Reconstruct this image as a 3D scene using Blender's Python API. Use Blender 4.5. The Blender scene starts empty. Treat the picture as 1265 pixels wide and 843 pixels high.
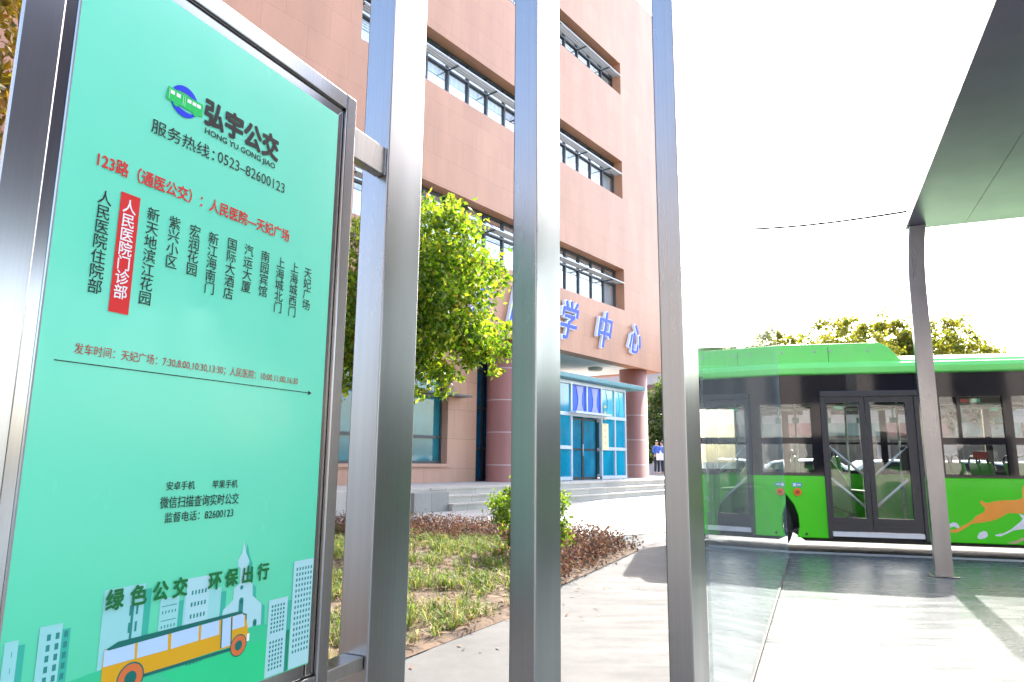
import bpy, bmesh, math, random
from mathutils import Vector, Matrix, noise
R = math.radians
random.seed(7)
sc = bpy.context.scene
COL = sc.collection

# ------------------------------------------------------------------ camera, sky, sun, exposure
PITCH, ROLL, FPX = R(9.75), R(0.55), 850.0
CAM = Vector((0, 0, 1.2))
_f = Vector((0, math.cos(PITCH), math.sin(PITCH))); _u0 = Vector((0, -math.sin(PITCH), math.cos(PITCH)))
_R = Vector((1, 0, 0)) * math.cos(ROLL) + _u0 * math.sin(ROLL)
_U = -Vector((1, 0, 0)) * math.sin(ROLL) + _u0 * math.cos(ROLL)
cam = bpy.data.cameras.new('camera'); camo = bpy.data.objects.new('camera', cam); COL.objects.link(camo)
cam.sensor_width = 36; cam.lens = 36 * FPX / 1265; cam.clip_start = 0.05; cam.clip_end = 3000
camo.matrix_world = Matrix((( _R.x, _U.x, -_f.x, CAM.x), (_R.y, _U.y, -_f.y, CAM.y), (_R.z, _U.z, -_f.z, CAM.z), (0, 0, 0, 1)))
sc.camera = camo
SUN_AZ, SUN_EL = 24.0, 40.0
w = bpy.data.worlds.new('World'); sc.world = w; w.use_nodes = True
nt = w.node_tree; bg = nt.nodes['Background']
sky = nt.nodes.new('ShaderNodeTexSky'); sky.sky_type = 'NISHITA'; sky.sun_disc = False
sky.sun_elevation = R(SUN_EL); sky.sun_rotation = R(SUN_AZ); sky.dust_density = 3.0; sky.air_density = 1.0; sky.ozone_density = 0.6
nt.links.new(sky.outputs[0], bg.inputs[0]); bg.inputs[1].default_value = 0.15
sl = bpy.data.lights.new('sun', 'SUN'); sl.energy = 2.0; sl.angle = R(0.55); sl.color = (1.0, 0.95, 0.87)
so = bpy.data.objects.new('sun', sl); COL.objects.link(so)
sd = Vector((math.sin(R(SUN_AZ)) * math.cos(R(SUN_EL)), math.cos(R(SUN_AZ)) * math.cos(R(SUN_EL)), math.sin(R(SUN_EL))))
so.rotation_euler = sd.to_track_quat('Z', 'Y').to_euler(); so.location = sd * 60
vs = sc.view_settings; vs.view_transform = 'Standard'; vs.look = 'None'; vs.gamma = 1; vs.use_curve_mapping = False
vs.exposure = 2.75
sc.cycles.max_bounces = 10; sc.cycles.transparent_max_bounces = 24; sc.cycles.glossy_bounces = 5
sc.cycles.sample_clamp_indirect = 6

# ------------------------------------------------------------------ survey helpers (photo pixel -> point on a known plane)
def ray(x, y): return _f + _R * ((x - 632.5) / FPX) - _U * ((y - 421.5) / FPX)
def ground(x, y, z=0.0):
    d = ray(x, y); return CAM + d * ((z - CAM.z) / d.z)
def at_depth(x, y, Y):
    d = ray(x, y); return CAM + d * (Y / d.y)
class Frame:                       # x to the right along the face, y away from the viewer, z up
    def __init__(s, o, az):
        s.o = Vector((o[0], o[1], 0)); a = R(az); s.az = az
        s.X = Vector((math.sin(a), math.cos(a), 0)); s.Y = Vector((-math.cos(a), math.sin(a), 0)); s.rz = R(90 - az)
    def loc(s, x, y, yo=0.0):
        d = ray(x, y); o = s.o + s.Y * yo; t = (o - CAM).dot(s.Y) / d.dot(s.Y); q = CAM + d * t - s.o
        return q.dot(s.X), q.z
    def w(s, x, y, z=0.0): return s.o + s.X * x + s.Y * y + Vector((0, 0, z))

# ------------------------------------------------------------------ mesh helpers
class MB:
    def __init__(s): s.v = []; s.f = []; s.m = []; s.s = []
    def add(s, vs, fs, m=0, smooth=False):
        n = len(s.v); s.v += [tuple(v) for v in vs]
        for f in fs: s.f.append([n + i for i in f]); s.m.append(m); s.s.append(smooth)
    def box(s, x0, x1, y0, y1, z0, z1, m=0):
        s.add([(x0,y0,z0),(x1,y0,z0),(x1,y1,z0),(x0,y1,z0),(x0,y0,z1),(x1,y0,z1),(x1,y1,z1),(x0,y1,z1)],
              [(0,3,2,1),(4,5,6,7),(0,1,5,4),(1,2,6,5),(2,3,7,6),(3,0,4,7)], m)
    def xz(s, pts, y0, y1, m=0):          # polygon in x,z (counter-clockwise seen from -y) extruded from y0 (front) to y1
        n = len(pts)
        if sum(pts[i][0]*pts[(i+1)%n][1]-pts[(i+1)%n][0]*pts[i][1] for i in range(n)) < 0: pts = pts[::-1]
        vs = [(x, y0, z) for x, z in pts] + [(x, y1, z) for x, z in pts]
        s.add(vs, [tuple(range(n)), tuple(range(2*n-1, n-1, -1))] + [((i+1)%n, i, n+i, n+(i+1)%n) for i in range(n)], m)
    def sheet(s, pts, y, m=0):
        n = len(pts)
        if sum(pts[i][0]*pts[(i+1)%n][1]-pts[(i+1)%n][0]*pts[i][1] for i in range(n)) < 0: pts = pts[::-1]
        s.add([(x, y, z) for x, z in pts], [tuple(range(n))], m)
    def xy(s, pts, z0, z1, m=0):
        n = len(pts)
        if sum(pts[i][0]*pts[(i+1)%n][1]-pts[(i+1)%n][0]*pts[i][1] for i in range(n)) < 0: pts = pts[::-1]
        vs = [(x, y, z0) for x, y in pts] + [(x, y, z1) for x, y in pts]
        s.add(vs, [tuple(range(n-1,-1,-1)), tuple(range(n, 2*n))] + [(i, (i+1)%n, n+(i+1)%n, n+i) for i in range(n)], m)
    def tube(s, pts, rad, n=10, m=0, cap=True):
        pts = [Vector(p) for p in pts]; rs = rad if isinstance(rad, (list, tuple)) else [rad]*len(pts)
        base = len(s.v); a = None
        for i, p in enumerate(pts):
            t = (pts[min(i+1, len(pts)-1)] - pts[max(i-1, 0)]).normalized()
            if a is None: a = t.orthogonal().normalized()
            a = (a - t * a.dot(t)).normalized(); b = t.cross(a)
            for k in range(n):
                an = 2*math.pi*k/n; s.v.append(tuple(p + (a*math.cos(an) + b*math.sin(an))*rs[i]))
        for i in range(len(pts)-1):
            for k in range(n):
                s.f.append([base+i*n+k, base+i*n+(k+1)%n, base+(i+1)*n+(k+1)%n, base+(i+1)*n+k]); s.m.append(m); s.s.append(True)
        if cap:
            s.f.append([base+k for k in range(n-1,-1,-1)]); s.m.append(m); s.s.append(False)
            e = base+(len(pts)-1)*n; s.f.append([e+k for k in range(n)]); s.m.append(m); s.s.append(False)
    def lathe(s, prof, c=(0,0,0), axis='z', n=32, m=0):
        base = len(s.v)
        for r, h in prof:
            for k in range(n):
                a = 2*math.pi*k/n; x, y = r*math.cos(a), r*math.sin(a)
                p = (x, y, h) if axis == 'z' else ((x, h, y) if axis == 'y' else (h, x, y))
                s.v.append((p[0]+c[0], p[1]+c[1], p[2]+c[2]))
        for i in range(len(prof)-1):
            for k in range(n):
                s.f.append([base+i*n+k, base+i*n+(k+1)%n, base+(i+1)*n+(k+1)%n, base+(i+1)*n+k]); s.m.append(m); s.s.append(True)
        s.f.append([base+k for k in range(n)]); s.m.append(m); s.s.append(False)
        e = base+(len(prof)-1)*n; s.f.append([e+k for k in range(n)]); s.m.append(m); s.s.append(False)
    def build(s, name, mats, parent=None, bevel=0, fix=False):
        me = bpy.data.meshes.new(name); me.from_pydata(s.v, [], s.f)
        for mt in (mats if isinstance(mats, (list, tuple)) else [mats]): me.materials.append(mt)
        me.polygons.foreach_set('material_index', s.m); me.polygons.foreach_set('use_smooth', s.s); me.update()
        if fix:
            b = bmesh.new(); b.from_mesh(me); bmesh.ops.recalc_face_normals(b, faces=b.faces); b.to_mesh(me); b.free()
        o = bpy.data.objects.new(name, me); COL.objects.link(o)
        if parent: o.parent = parent
        if bevel:
            md = o.modifiers.new('bevel', 'BEVEL'); md.width = bevel; md.segments = 2; md.limit_method = 'ANGLE'; md.harden_normals = False
        return o
def tag(o, label=None, cat=None, group=None, kind=None):
    if label: o['label'] = label
    if cat: o['category'] = cat
    if group: o['group'] = group
    if kind: o['kind'] = kind
    return o
def thing(name, label, cat, loc=(0,0,0), rz=0.0, group=None):
    o = bpy.data.objects.new(name, None); COL.objects.link(o); o.empty_display_size = 0.2
    o.location = loc; o.rotation_euler = (0, 0, rz); return tag(o, label, cat, group)

# ------------------------------------------------------------------ materials
def newmat(name):
    m = bpy.data.materials.new(name); m.use_nodes = True
    return m, m.node_tree, m.node_tree.nodes['Principled BSDF']
def N(nt, t, **k):
    n = nt.nodes.new(t)
    for a, b in k.items(): setattr(n, a, b)
    return n
def coords(nt, scale=(1,1,1)):
    tc = N(nt, 'ShaderNodeTexCoord'); mp = N(nt, 'ShaderNodeMapping'); mp.inputs['Scale'].default_value = scale
    nt.links.new(tc.outputs['Object'], mp.inputs['Vector']); return mp.outputs['Vector']
def noise_tex(nt, vec, scale, detail=4, rough=.6):
    n = N(nt, 'ShaderNodeTexNoise'); n.inputs['Scale'].default_value = scale; n.inputs['Detail'].default_value = detail; n.inputs['Roughness'].default_value = rough
    nt.links.new(vec, n.inputs['Vector']); return n.outputs['Fac']
def ramp(nt, fac, stops):
    r = N(nt, 'ShaderNodeValToRGB'); e = r.color_ramp.elements
    while len(e) < len(stops): e.new(0.5)
    for i, (p, c) in enumerate(stops): e[i].position = p; e[i].color = (*c, 1) if len(c) == 3 else c
    nt.links.new(fac, r.inputs['Fac']); return r.outputs['Color']
def mixc(nt, fac, a, b, mode='MIX'):
    m = N(nt, 'ShaderNodeMix', data_type='RGBA', blend_type=mode)
    for s, v in ((0, fac), (6, a), (7, b)):
        if isinstance(v, (int, float)): m.inputs[s].default_value = v
        elif isinstance(v, tuple): m.inputs[s].default_value = (*v, 1) if len(v) == 3 else v
        else: nt.links.new(v, m.inputs[s])
    return m.outputs[2]
def bump(nt, h, strength, dist=.01):
    b = N(nt, 'ShaderNodeBump'); b.inputs['Strength'].default_value = strength; b.inputs['Distance'].default_value = dist
    nt.links.new(h, b.inputs['Height']); return b.outputs['Normal']
def pbr(name, col, rough=.5, metal=0., var=.12, scale=6., stretch=(1,1,1), bmp=0., bscale=40., spec=.5, coat=0., roughvar=.1):
    m, nt, p = newmat(name)
    v = coords(nt, stretch); f = noise_tex(nt, v, scale, 6)
    lo = tuple(c*(1-var) for c in col); hi = tuple(min(1, c*(1+var)) for c in col)
    nt.links.new(ramp(nt, f, [(.3, lo), (.7, hi)]), p.inputs['Base Color'])
    r = N(nt, 'ShaderNodeMapRange'); r.inputs[3].default_value = max(.02, rough-roughvar); r.inputs[4].default_value = min(1, rough+roughvar)
    nt.links.new(noise_tex(nt, v, scale*1.7, 5), r.inputs[0]); nt.links.new(r.outputs[0], p.inputs['Roughness'])
    p.inputs['Metallic'].default_value = metal; p.inputs['Specular IOR Level'].default_value = spec
    p.inputs['Coat Weight'].default_value = coat; p.inputs['Coat Roughness'].default_value = .04
    if bmp: nt.links.new(bump(nt, noise_tex(nt, v, bscale, 6), bmp), p.inputs['Normal'])
    return m
def flat(name, col, rough=.4, **k): return pbr(name, col, rough, var=k.pop('var', .03), **k)
def schlick(nt, base=.04, lo=0.0):
    g = N(nt, 'ShaderNodeNewGeometry'); d = N(nt, 'ShaderNodeVectorMath', operation='DOT_PRODUCT')
    nt.links.new(g.outputs['Normal'], d.inputs[0]); nt.links.new(g.outputs['Incoming'], d.inputs[1])
    a = N(nt, 'ShaderNodeMath', operation='ABSOLUTE'); nt.links.new(d.outputs['Value'], a.inputs[0])
    s = N(nt, 'ShaderNodeMath', operation='SUBTRACT'); s.inputs[0].default_value = 1; nt.links.new(a.outputs[0], s.inputs[1])
    q = N(nt, 'ShaderNodeMath', operation='POWER'); nt.links.new(s.outputs[0], q.inputs[0]); q.inputs[1].default_value = 5
    x = N(nt, 'ShaderNodeMath', operation='MULTIPLY_ADD'); nt.links.new(q.outputs[0], x.inputs[0]); x.inputs[1].default_value = 1-base; x.inputs[2].default_value = base
    return x.outputs[0]
def glass(name, tint, base=.05, rough=.0, dirt=0.0, dirtcol=(.6,.62,.62), wav=0.0):
    m, nt, p = newmat(name); out = nt.nodes['Material Output']
    tr = N(nt, 'ShaderNodeBsdfTransparent'); tr.inputs[0].default_value = (*tint, 1)
    gl = N(nt, 'ShaderNodeBsdfGlossy'); gl.inputs['Roughness'].default_value = rough; gl.inputs[0].default_value = (.95,.98,1,1)
    v = coords(nt, (1,1,1))
    if wav:
        nt.links.new(bump(nt, noise_tex(nt, v, 1.3, 2), wav, .05), gl.inputs['Normal'])
    mx = N(nt, 'ShaderNodeMixShader'); nt.links.new(schlick(nt, base), mx.inputs[0]); nt.links.new(tr.outputs[0], mx.inputs[1]); nt.links.new(gl.outputs[0], mx.inputs[2])
    last = mx.outputs[0]
    if dirt:
        df = N(nt, 'ShaderNodeBsdfDiffuse'); df.inputs[0].default_value = (*dirtcol, 1)
        m2 = N(nt, 'ShaderNodeMixShader'); f = noise_tex(nt, coords(nt, (6,6,.35)), 4, 6)
        r = N(nt, 'ShaderNodeMapRange'); r.inputs[1].default_value = .35; r.inputs[2].default_value = .75; r.inputs[3].default_value = dirt*.4; r.inputs[4].default_value = dirt*1.6
        nt.links.new(f, r.inputs[0]); nt.links.new(r.outputs[0], m2.inputs[0]); nt.links.new(last, m2.inputs[1]); nt.links.new(df.outputs[0], m2.inputs[2]); last = m2.outputs[0]
    nt.links.new(last, out.inputs['Surface']); return m

def steel(name, col=(.30,.305,.32), rough=.3, streak=.06, aniso=.5, smear=.3):
    m, nt, p = newmat(name); p.inputs['Metallic'].default_value = 1
    fine = noise_tex(nt, coords(nt, (40,40,.12)), 4, 3); big = noise_tex(nt, coords(nt, (3,3,.5)), 1.5, 2); 
    c = ramp(nt, fine, [(.25, tuple(x*(1-streak) for x in col)), (.75, tuple(x*(1+streak) for x in col))])
    c = mixc(nt, ramp(nt, big, [(.42, (0,0,0)), (.7, (smear,)*3)]), c, tuple(x*.62 for x in col))
    nt.links.new(c, p.inputs['Base Color'])
    r = N(nt, 'ShaderNodeMapRange'); r.inputs[1].default_value = .3; r.inputs[2].default_value = .7; r.inputs[3].default_value = rough*.85; r.inputs[4].default_value = rough*1.2
    nt.links.new(big, r.inputs[0]); nt.links.new(r.outputs[0], p.inputs['Roughness'])
    return m
STEEL = steel('brushed_steel'); STEEL2 = steel('weathered_steel', (.40,.395,.40), .22, .07, .3, .5)
LIP = steel('polished_steel', (.36,.35,.35), .16, .06, .2, .1)

def granite(name, c1, c2, bw, bh, mortar, axes='xz', msize=.006, spec=.4, rough=.45):
    m, nt, p = newmat(name); tc = N(nt, 'ShaderNodeTexCoord'); sp = N(nt, 'ShaderNodeSeparateXYZ'); nt.links.new(tc.outputs['Object'], sp.inputs[0])
    cb = N(nt, 'ShaderNodeCombineXYZ'); nt.links.new(sp.outputs['XYZ'.index(axes[0].upper())], cb.inputs[0]); nt.links.new(sp.outputs['XYZ'.index(axes[1].upper())], cb.inputs[1])
    b = N(nt, 'ShaderNodeTexBrick'); b.offset = 0.5; nt.links.new(cb.outputs[0], b.inputs['Vector'])
    b.inputs['Scale'].default_value = 1; b.inputs['Brick Width'].default_value = bw; b.inputs['Row Height'].default_value = bh; b.inputs['Mortar Size'].default_value = msize
    b.inputs['Mortar Smooth'].default_value = .2; b.inputs['Color1'].default_value = (*c1, 1); b.inputs['Color2'].default_value = (*c2, 1); b.inputs['Mortar'].default_value = (*mortar, 1); b.inputs['Bias'].default_value = 0
    sp2 = noise_tex(nt, tc.outputs['Object'], 45, 8, .75); st = noise_tex(nt, coords(nt, (1,1,.25)), .8, 6)
    c = mixc(nt, 1.0, b.outputs['Color'], ramp(nt, sp2, [(.3, (.8,.8,.8)), (.7, (1.12,1.12,1.12))]), 'MULTIPLY')
    c = mixc(nt, 1.0, c, ramp(nt, st, [(.3, (.80,.79,.78)), (.7, (1.08,1.08,1.08))]), 'MULTIPLY')
    nt.links.new(c, p.inputs['Base Color']); p.inputs['Roughness'].default_value = rough; p.inputs['Specular IOR Level'].default_value = spec
    nt.links.new(bump(nt, b.outputs['Fac'], -.35, .01), p.inputs['Normal']); return m
PINK = granite('pink_granite', (.52,.245,.148), (.485,.226,.134), 1.25, .82, (.38,.175,.10))
REDGR = granite('red_granite', (.36,.15,.12), (.33,.135,.11), 40, 1.02, (.5,.36,.32), 'xz', .02)
PINKB = granite('base_granite', (.55,.30,.205), (.51,.28,.19), 1.25, .9, (.3,.17,.13))
STEP = granite('grey_step_stone', (.50,.46,.41), (.44,.405,.36), 1.1, .4, (.2,.19,.18), 'xy', .006, .4, .55)

def concrete(name, c, sc1=.6, joint=None, rough=.7, var=.16, sp=.35, rv=.16):
    m, nt, p = newmat(name); v = coords(nt)
    a = noise_tex(nt, v, sc1, 8, .65); b = noise_tex(nt, v, 9, 8, .7); s = noise_tex(nt, coords(nt, (1.2, 6, 1)), 1.1, 6, .65)
    col = ramp(nt, a, [(.3, tuple(x*(1-var) for x in c)), (.7, tuple(x*(1+var) for x in c))])
    col = mixc(nt, 1., col, ramp(nt, b, [(.3, (.88,.88,.88)), (.7, (1.08,1.08,1.08))]), 'MULTIPLY')
    col = mixc(nt, 1., col, ramp(nt, s, [(.35, (.84,.84,.85)), (.6, (1.05,1.05,1.05))]), 'MULTIPLY')
    if joint:
        br = N(nt, 'ShaderNodeTexBrick'); br.offset = 0; nt.links.new(v, br.inputs['Vector']); br.inputs['Scale'].default_value = 1
        br.inputs['Brick Width'].default_value = joint[0]; br.inputs['Row Height'].default_value = joint[1]; br.inputs['Mortar Size'].default_value = .008
        br.inputs['Color1'].default_value = (1,1,1,1); br.inputs['Color2'].default_value = (.94,.94,.94,1); br.inputs['Mortar'].default_value = (.5,.5,.5,1)
        col = mixc(nt, 1., col, br.outputs['Color'], 'MULTIPLY')
    nt.links.new(col, p.inputs['Base Color'])
    r = N(nt, 'ShaderNodeMapRange'); r.inputs[1].default_value = .3; r.inputs[2].default_value = .7; r.inputs[3].default_value = rough-rv; r.inputs[4].default_value = rough+rv
    nt.links.new(s, r.inputs[0]); nt.links.new(r.outputs[0], p.inputs['Roughness']); p.inputs['Specular IOR Level'].default_value = sp
    nt.links.new(bump(nt, b, .15, .004), p.inputs['Normal']); return m
PLAT = concrete('platform_concrete', (.115,.132,.133), rough=.26, sp=.34, rv=.05, var=.2)
PATH = concrete('path_concrete', (.112,.111,.107), rough=.75, sp=.2, var=.24)
PLAZA = concrete('plaza_paving', (.33,.325,.31), joint=(1.0, 1.0))
ROAD = concrete('asphalt', (.085,.085,.085), rough=.8, var=.2)
KERB = concrete('kerb_stone', (.38,.37,.36))
SOIL = pbr('dry_soil', (.10,.062,.036), .95, var=.55, scale=9, bmp=.6, bscale=25)
DARK = flat('dark_frame', (.02,.021,.024), .35); BLACK = flat('black_plastic', (.012,.012,.013), .45)
WHITE = flat('white_paint', (.78,.78,.78), .45)

def leafmat(name, stops, trans=.5, rough=.45, glow=(2.5,2.4,.75)):
    m, nt, p = newmat(name); g = N(nt, 'ShaderNodeNewGeometry'); c = ramp(nt, g.outputs['Random Per Island'], stops)
    nt.links.new(c, p.inputs['Base Color']); p.inputs['Roughness'].default_value = rough; p.inputs['Specular IOR Level'].default_value = .4
    t = N(nt, 'ShaderNodeBsdfTranslucent'); tc = mixc(nt, 1., c, glow, 'MULTIPLY'); nt.links.new(tc, t.inputs[0])
    mx = N(nt, 'ShaderNodeMixShader'); mx.inputs[0].default_value = trans
    nt.links.new(p.outputs[0], mx.inputs[1]); nt.links.new(t.outputs[0], mx.inputs[2]); nt.links.new(mx.outputs[0], nt.nodes['Material Output'].inputs['Surface']); return m
LEAF = leafmat('fresh_leaf', [(0, (.03,.065,.009)), (.4, (.085,.14,.015)), (.75, (.17,.225,.024)), (.95, (.25,.24,.04)), (1, (.25,.13,.04))], .6, .45, (2.3,2.5,.75))
LEAFY = leafmat('golden_leaf', [(0, (.08,.07,.012)), (.5, (.16,.11,.018)), (.85, (.20,.13,.02)), (1, (.15,.06,.015))])
LEAFD = leafmat('dark_leaf', [(0, (.02,.05,.012)), (.6, (.045,.085,.018)), (1, (.08,.11,.025))], .3)
LEAFB = leafmat('far_leaf', [(0, (.08,.105,.018)), (.5, (.13,.15,.024)), (.85, (.19,.18,.03)), (1, (.2,.15,.03))], .5, .5, (2.2,2.05,.7))
LEAFR = leafmat('withered_leaf', [(0, (.06,.028,.02)), (.5, (.13,.058,.042)), (.8, (.18,.10,.065)), (.95, (.22,.15,.1)), (1, (.10,.11,.03))], .3, .7, (1.3,1.2,1.0))
GRASS = leafmat('grass_blade', [(0, (.07,.13,.02)), (.5, (.13,.19,.028)), (.72, (.19,.20,.05)), (.9, (.30,.25,.10)), (1, (.36,.30,.17))], .4, .6, (1.6,1.7,1.1))
LITTER = leafmat('dead_leaf', [(0, (.10,.055,.03)), (.5, (.19,.11,.06)), (1, (.30,.21,.13))], .2, .8, (1.2,1.1,.9))
BARK = pbr('bark', (.10,.075,.055), .9, var=.4, scale=8, stretch=(1,1,.25), bmp=.6, bscale=12)

# ------------------------------------------------------------------ text
_tc = {}
def glyphs(s, bold=0.0, shear=0.0, extrude=0.0):
    k = (s, bold, shear, extrude)
    if k in _tc: return _tc[k]
    c = bpy.data.curves.new('text', 'FONT'); c.body = s; c.size = 1; c.offset = bold; c.shear = shear; c.extrude = extrude; c.resolution_u = 3
    o = bpy.data.objects.new('text', c); COL.objects.link(o); bpy.context.view_layer.update()
    me = bpy.data.meshes.new_from_object(o.evaluated_get(bpy.context.evaluated_depsgraph_get()))
    r = ([tuple(v.co) for v in me.vertices], [tuple(p.vertices) for p in me.polygons])
    bpy.data.objects.remove(o); bpy.data.curves.remove(c); bpy.data.meshes.remove(me); _tc[k] = r; return r
def strokes(bold):                    # heavier type: the same outline printed again a hair to each side
    if bold < .003: return [(0, 0)]
    n = 6 if bold < .015 else 12
    return [(0, 0)]+[(bold*math.cos(6.2832*i/n), bold*math.sin(6.2832*i/n)) for i in range(n)]
def put_text(mb, s, x0, x1, z0, z1, y, m=0, bold=0.0, shear=0.0):     # fit the ink of s into the box, facing -y
    V, Fs = glyphs(s, 0, shear); xs = [v[0] for v in V]; ys = [v[1] for v in V]
    ax, bx, ay, by = min(xs), max(xs), min(ys), max(ys); kx = (x1-x0)/(bx-ax); kz = (z1-z0)/(by-ay)
    for i, (a, b) in enumerate(strokes(bold)):
        mb.add([(x0+(v[0]-ax+a)*kx, y-i*2e-5, z0+(v[1]-ay+b)*kz) for v in V], Fs, m)
def put_char(mb, s, cx, cz, em, y, m=0, bold=0.0, wide=1.0):           # one full-width character by its em box
    V, Fs = glyphs(s, 0)
    for i, (a, b) in enumerate(strokes(bold)): mb.add([(cx+(v[0]-.5+a)*em*wide, y-i*2e-5, cz+(v[1]-.38+b)*em) for v in V], Fs, m)

# =================================================================== SETTING
# road to the horizon, 15 cm below the pavement
mb = MB(); mb.add([(-900,-900,-.15),(900,-900,-.15),(900,900,-.15),(-900,900,-.15)], [(0,1,2,3)])
tag(mb.build('road', ROAD), kind='structure')
BUS = Frame((3.0, 10.15), 104.6)
e0 = BUS.w(-0.55, -.2); e1 = BUS.w(14, -.2)
FAC = Frame((-0.393, 21.047), 37.9)             # hospital front
f0 = FAC.w(13.2, -2.6); f1 = FAC.w(13.2, 40)
pav = [(-70,-60),(60,-60),(60, e1.y-(60-e1.x)*.26),(e1.x,e1.y),(e0.x,e0.y),(f0.x,f0.y),(f1.x,f1.y),(-70,f1.y)]
mb = MB(); mb.xy(pav, -.6, 0)
tag(mb.build('pavement', PLAT), kind='structure')
# kerb stones along the platform edge
mb = MB(); k0 = BUS.w(-.55,-.2); n = 14
for i in range(n):
    a, b = -.55+i*1.0+.004, -.55+(i+1)*1.0-.004
    mb.xy([tuple(BUS.w(a,-.202)[:2]), tuple(BUS.w(b,-.202)[:2]), tuple(BUS.w(b,-.36)[:2]), tuple(BUS.w(a,-.36)[:2])], -.12, .006)
tag(mb.build('kerb', KERB), kind='structure')
# path strip between bed and shelter, and paved forecourt in front of the steps
GL = Frame((1.342, 4.059), 23.8)
pa = [(-3.2,-1.0), tuple(GL.w(-6.0,.02)[:2]), tuple(GL.w(5.4,.02)[:2]), (3.1,11.0), (1.9,9.9), (-.6,4.43)]
mb = MB(); mb.xy(pa, -.05, .004); tag(mb.build('path', PATH), kind='structure')
q = [FAC.w(-30,-2.0), FAC.w(13.0,-2.0), FAC.w(13.0,-11.2), FAC.w(-2,-8.9), FAC.w(-12,-5.9), FAC.w(-30,-5)]
mb = MB(); mb.xy([tuple(p[:2]) for p in q], -.05, .008); tag(mb.build('forecourt_paving', PLAZA), kind='structure')
BED = [(-2.6,.1),(-.63,4.43),(0,5.52),(.5,6.94),(1.76,9.67),(.75,11.2),(-1.9,12.6),(-6.5,12.4),(-9,8),(-7,.1)]
def inpoly(x, y, P):
    r = False; n = len(P)
    for i in range(n):
        (xa, ya), (xb, yb) = P[i], P[i-1]
        if (ya > y) != (yb > y) and x < (xb-xa)*(y-ya)/(yb-ya)+xa: r = not r
    return r
def snap(x, y):                     # outside points fall onto the bed's edge
    if inpoly(x, y, BED): return x, y, True
    best = None
    for i in range(len(BED)):
        a, b = Vector(BED[i-1]), Vector(BED[i]); t = max(0, min(1, (Vector((x,y))-a).dot(b-a)/(b-a).length_squared)); q = a.lerp(b, t); d = (q-Vector((x,y))).length
        if best is None or d < best[0]: best = (d, q)
    return best[1].x, best[1].y, False
mb = MB(); nx, ny = 110, 130; idx = {}
for i in range(nx):
    for j in range(ny):
        if any(inpoly(-9+(i+a)*11/nx, (j+b)*12.8/ny, BED) for a, b in ((0,0),(1,0),(0,1),(1,1))):
            q = []
            for a, b in ((0,0),(1,0),(1,1),(0,1)):
                k = (i+a, j+b)
                if k not in idx:
                    X, Y, ins = snap(-9+k[0]*11/nx, k[1]*12.8/ny)
                    idx[k] = len(mb.v); mb.v.append((X, Y, .022+.022*noise.noise((X*1.5, Y*1.5, 0))+.02*noise.noise((X*6, Y*6, 3)) if ins else .007))
                q.append(idx[k])
            mb.f.append(q); mb.m.append(0); mb.s.append(True)
tag(mb.build('planting_soil', SOIL), kind='structure')

# =================================================================== HOSPITAL BUILDING
hb = thing('hospital_building', 'tall pink granite hospital block with ribbon windows and round columns', 'building', FAC.o, FAC.rz)
XL, XR, TOP = -24.0, 11.42, 22.3
rows = [(7.22, 8.95), (12.0, 13.68), (16.72, 18.2)]; WX0, WX1 = -5.9, 8.1
mb = MB(); zs = [5.0] + [z for r in rows for z in r] + [TOP]
for i in range(0, len(zs), 2): mb.box(XL, XR, 0, .55, zs[i], zs[i+1])
for z0, z1 in rows:
    mb.box(XL, WX0, 0, .55, z0, z1); mb.box(WX1, XR, 0, .55, z0, z1)
mb.box(XR-.55, XR, .55, 16, 5.0, TOP)
mb.box(XL, XR-.55, .55, 16, TOP-.8, TOP-.4)
mb.build('wall', PINK, hb)
SOFF = pbr('soffit_panel', (.8,.8,.78), .6, var=.05)
mb = MB(); mb.box(XL, XR-.56, .56, 9, 5.02, 5.2); mb.build('soffit', SOFF, hb)
LAMP = flat('lamp_housing', (.4,.4,.38), .4)
for x in (1.5, 5.0, 8.4):
    mb = MB(); mb.lathe([(.28,-.12),(.3,-.06),(.3,0)], (x, 1.6, 5.015), n=20); mb.build('ceiling_light', LAMP, hb)
PANE = glass('window_glass', (.72,.8,.84), .34, .0, 0.05)
FRM = flat('window_frame_paint', (.05,.055,.06), .4); BLIND = pbr('blind_fabric', (.84,.86,.86), .8, var=.06, scale=3, stretch=(8,1,.2))
ALU = flat('louver_aluminium', (.45,.46,.47), .4, metal=.3)
INT = flat('dark_interior', (.06,.06,.06), .9)
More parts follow.
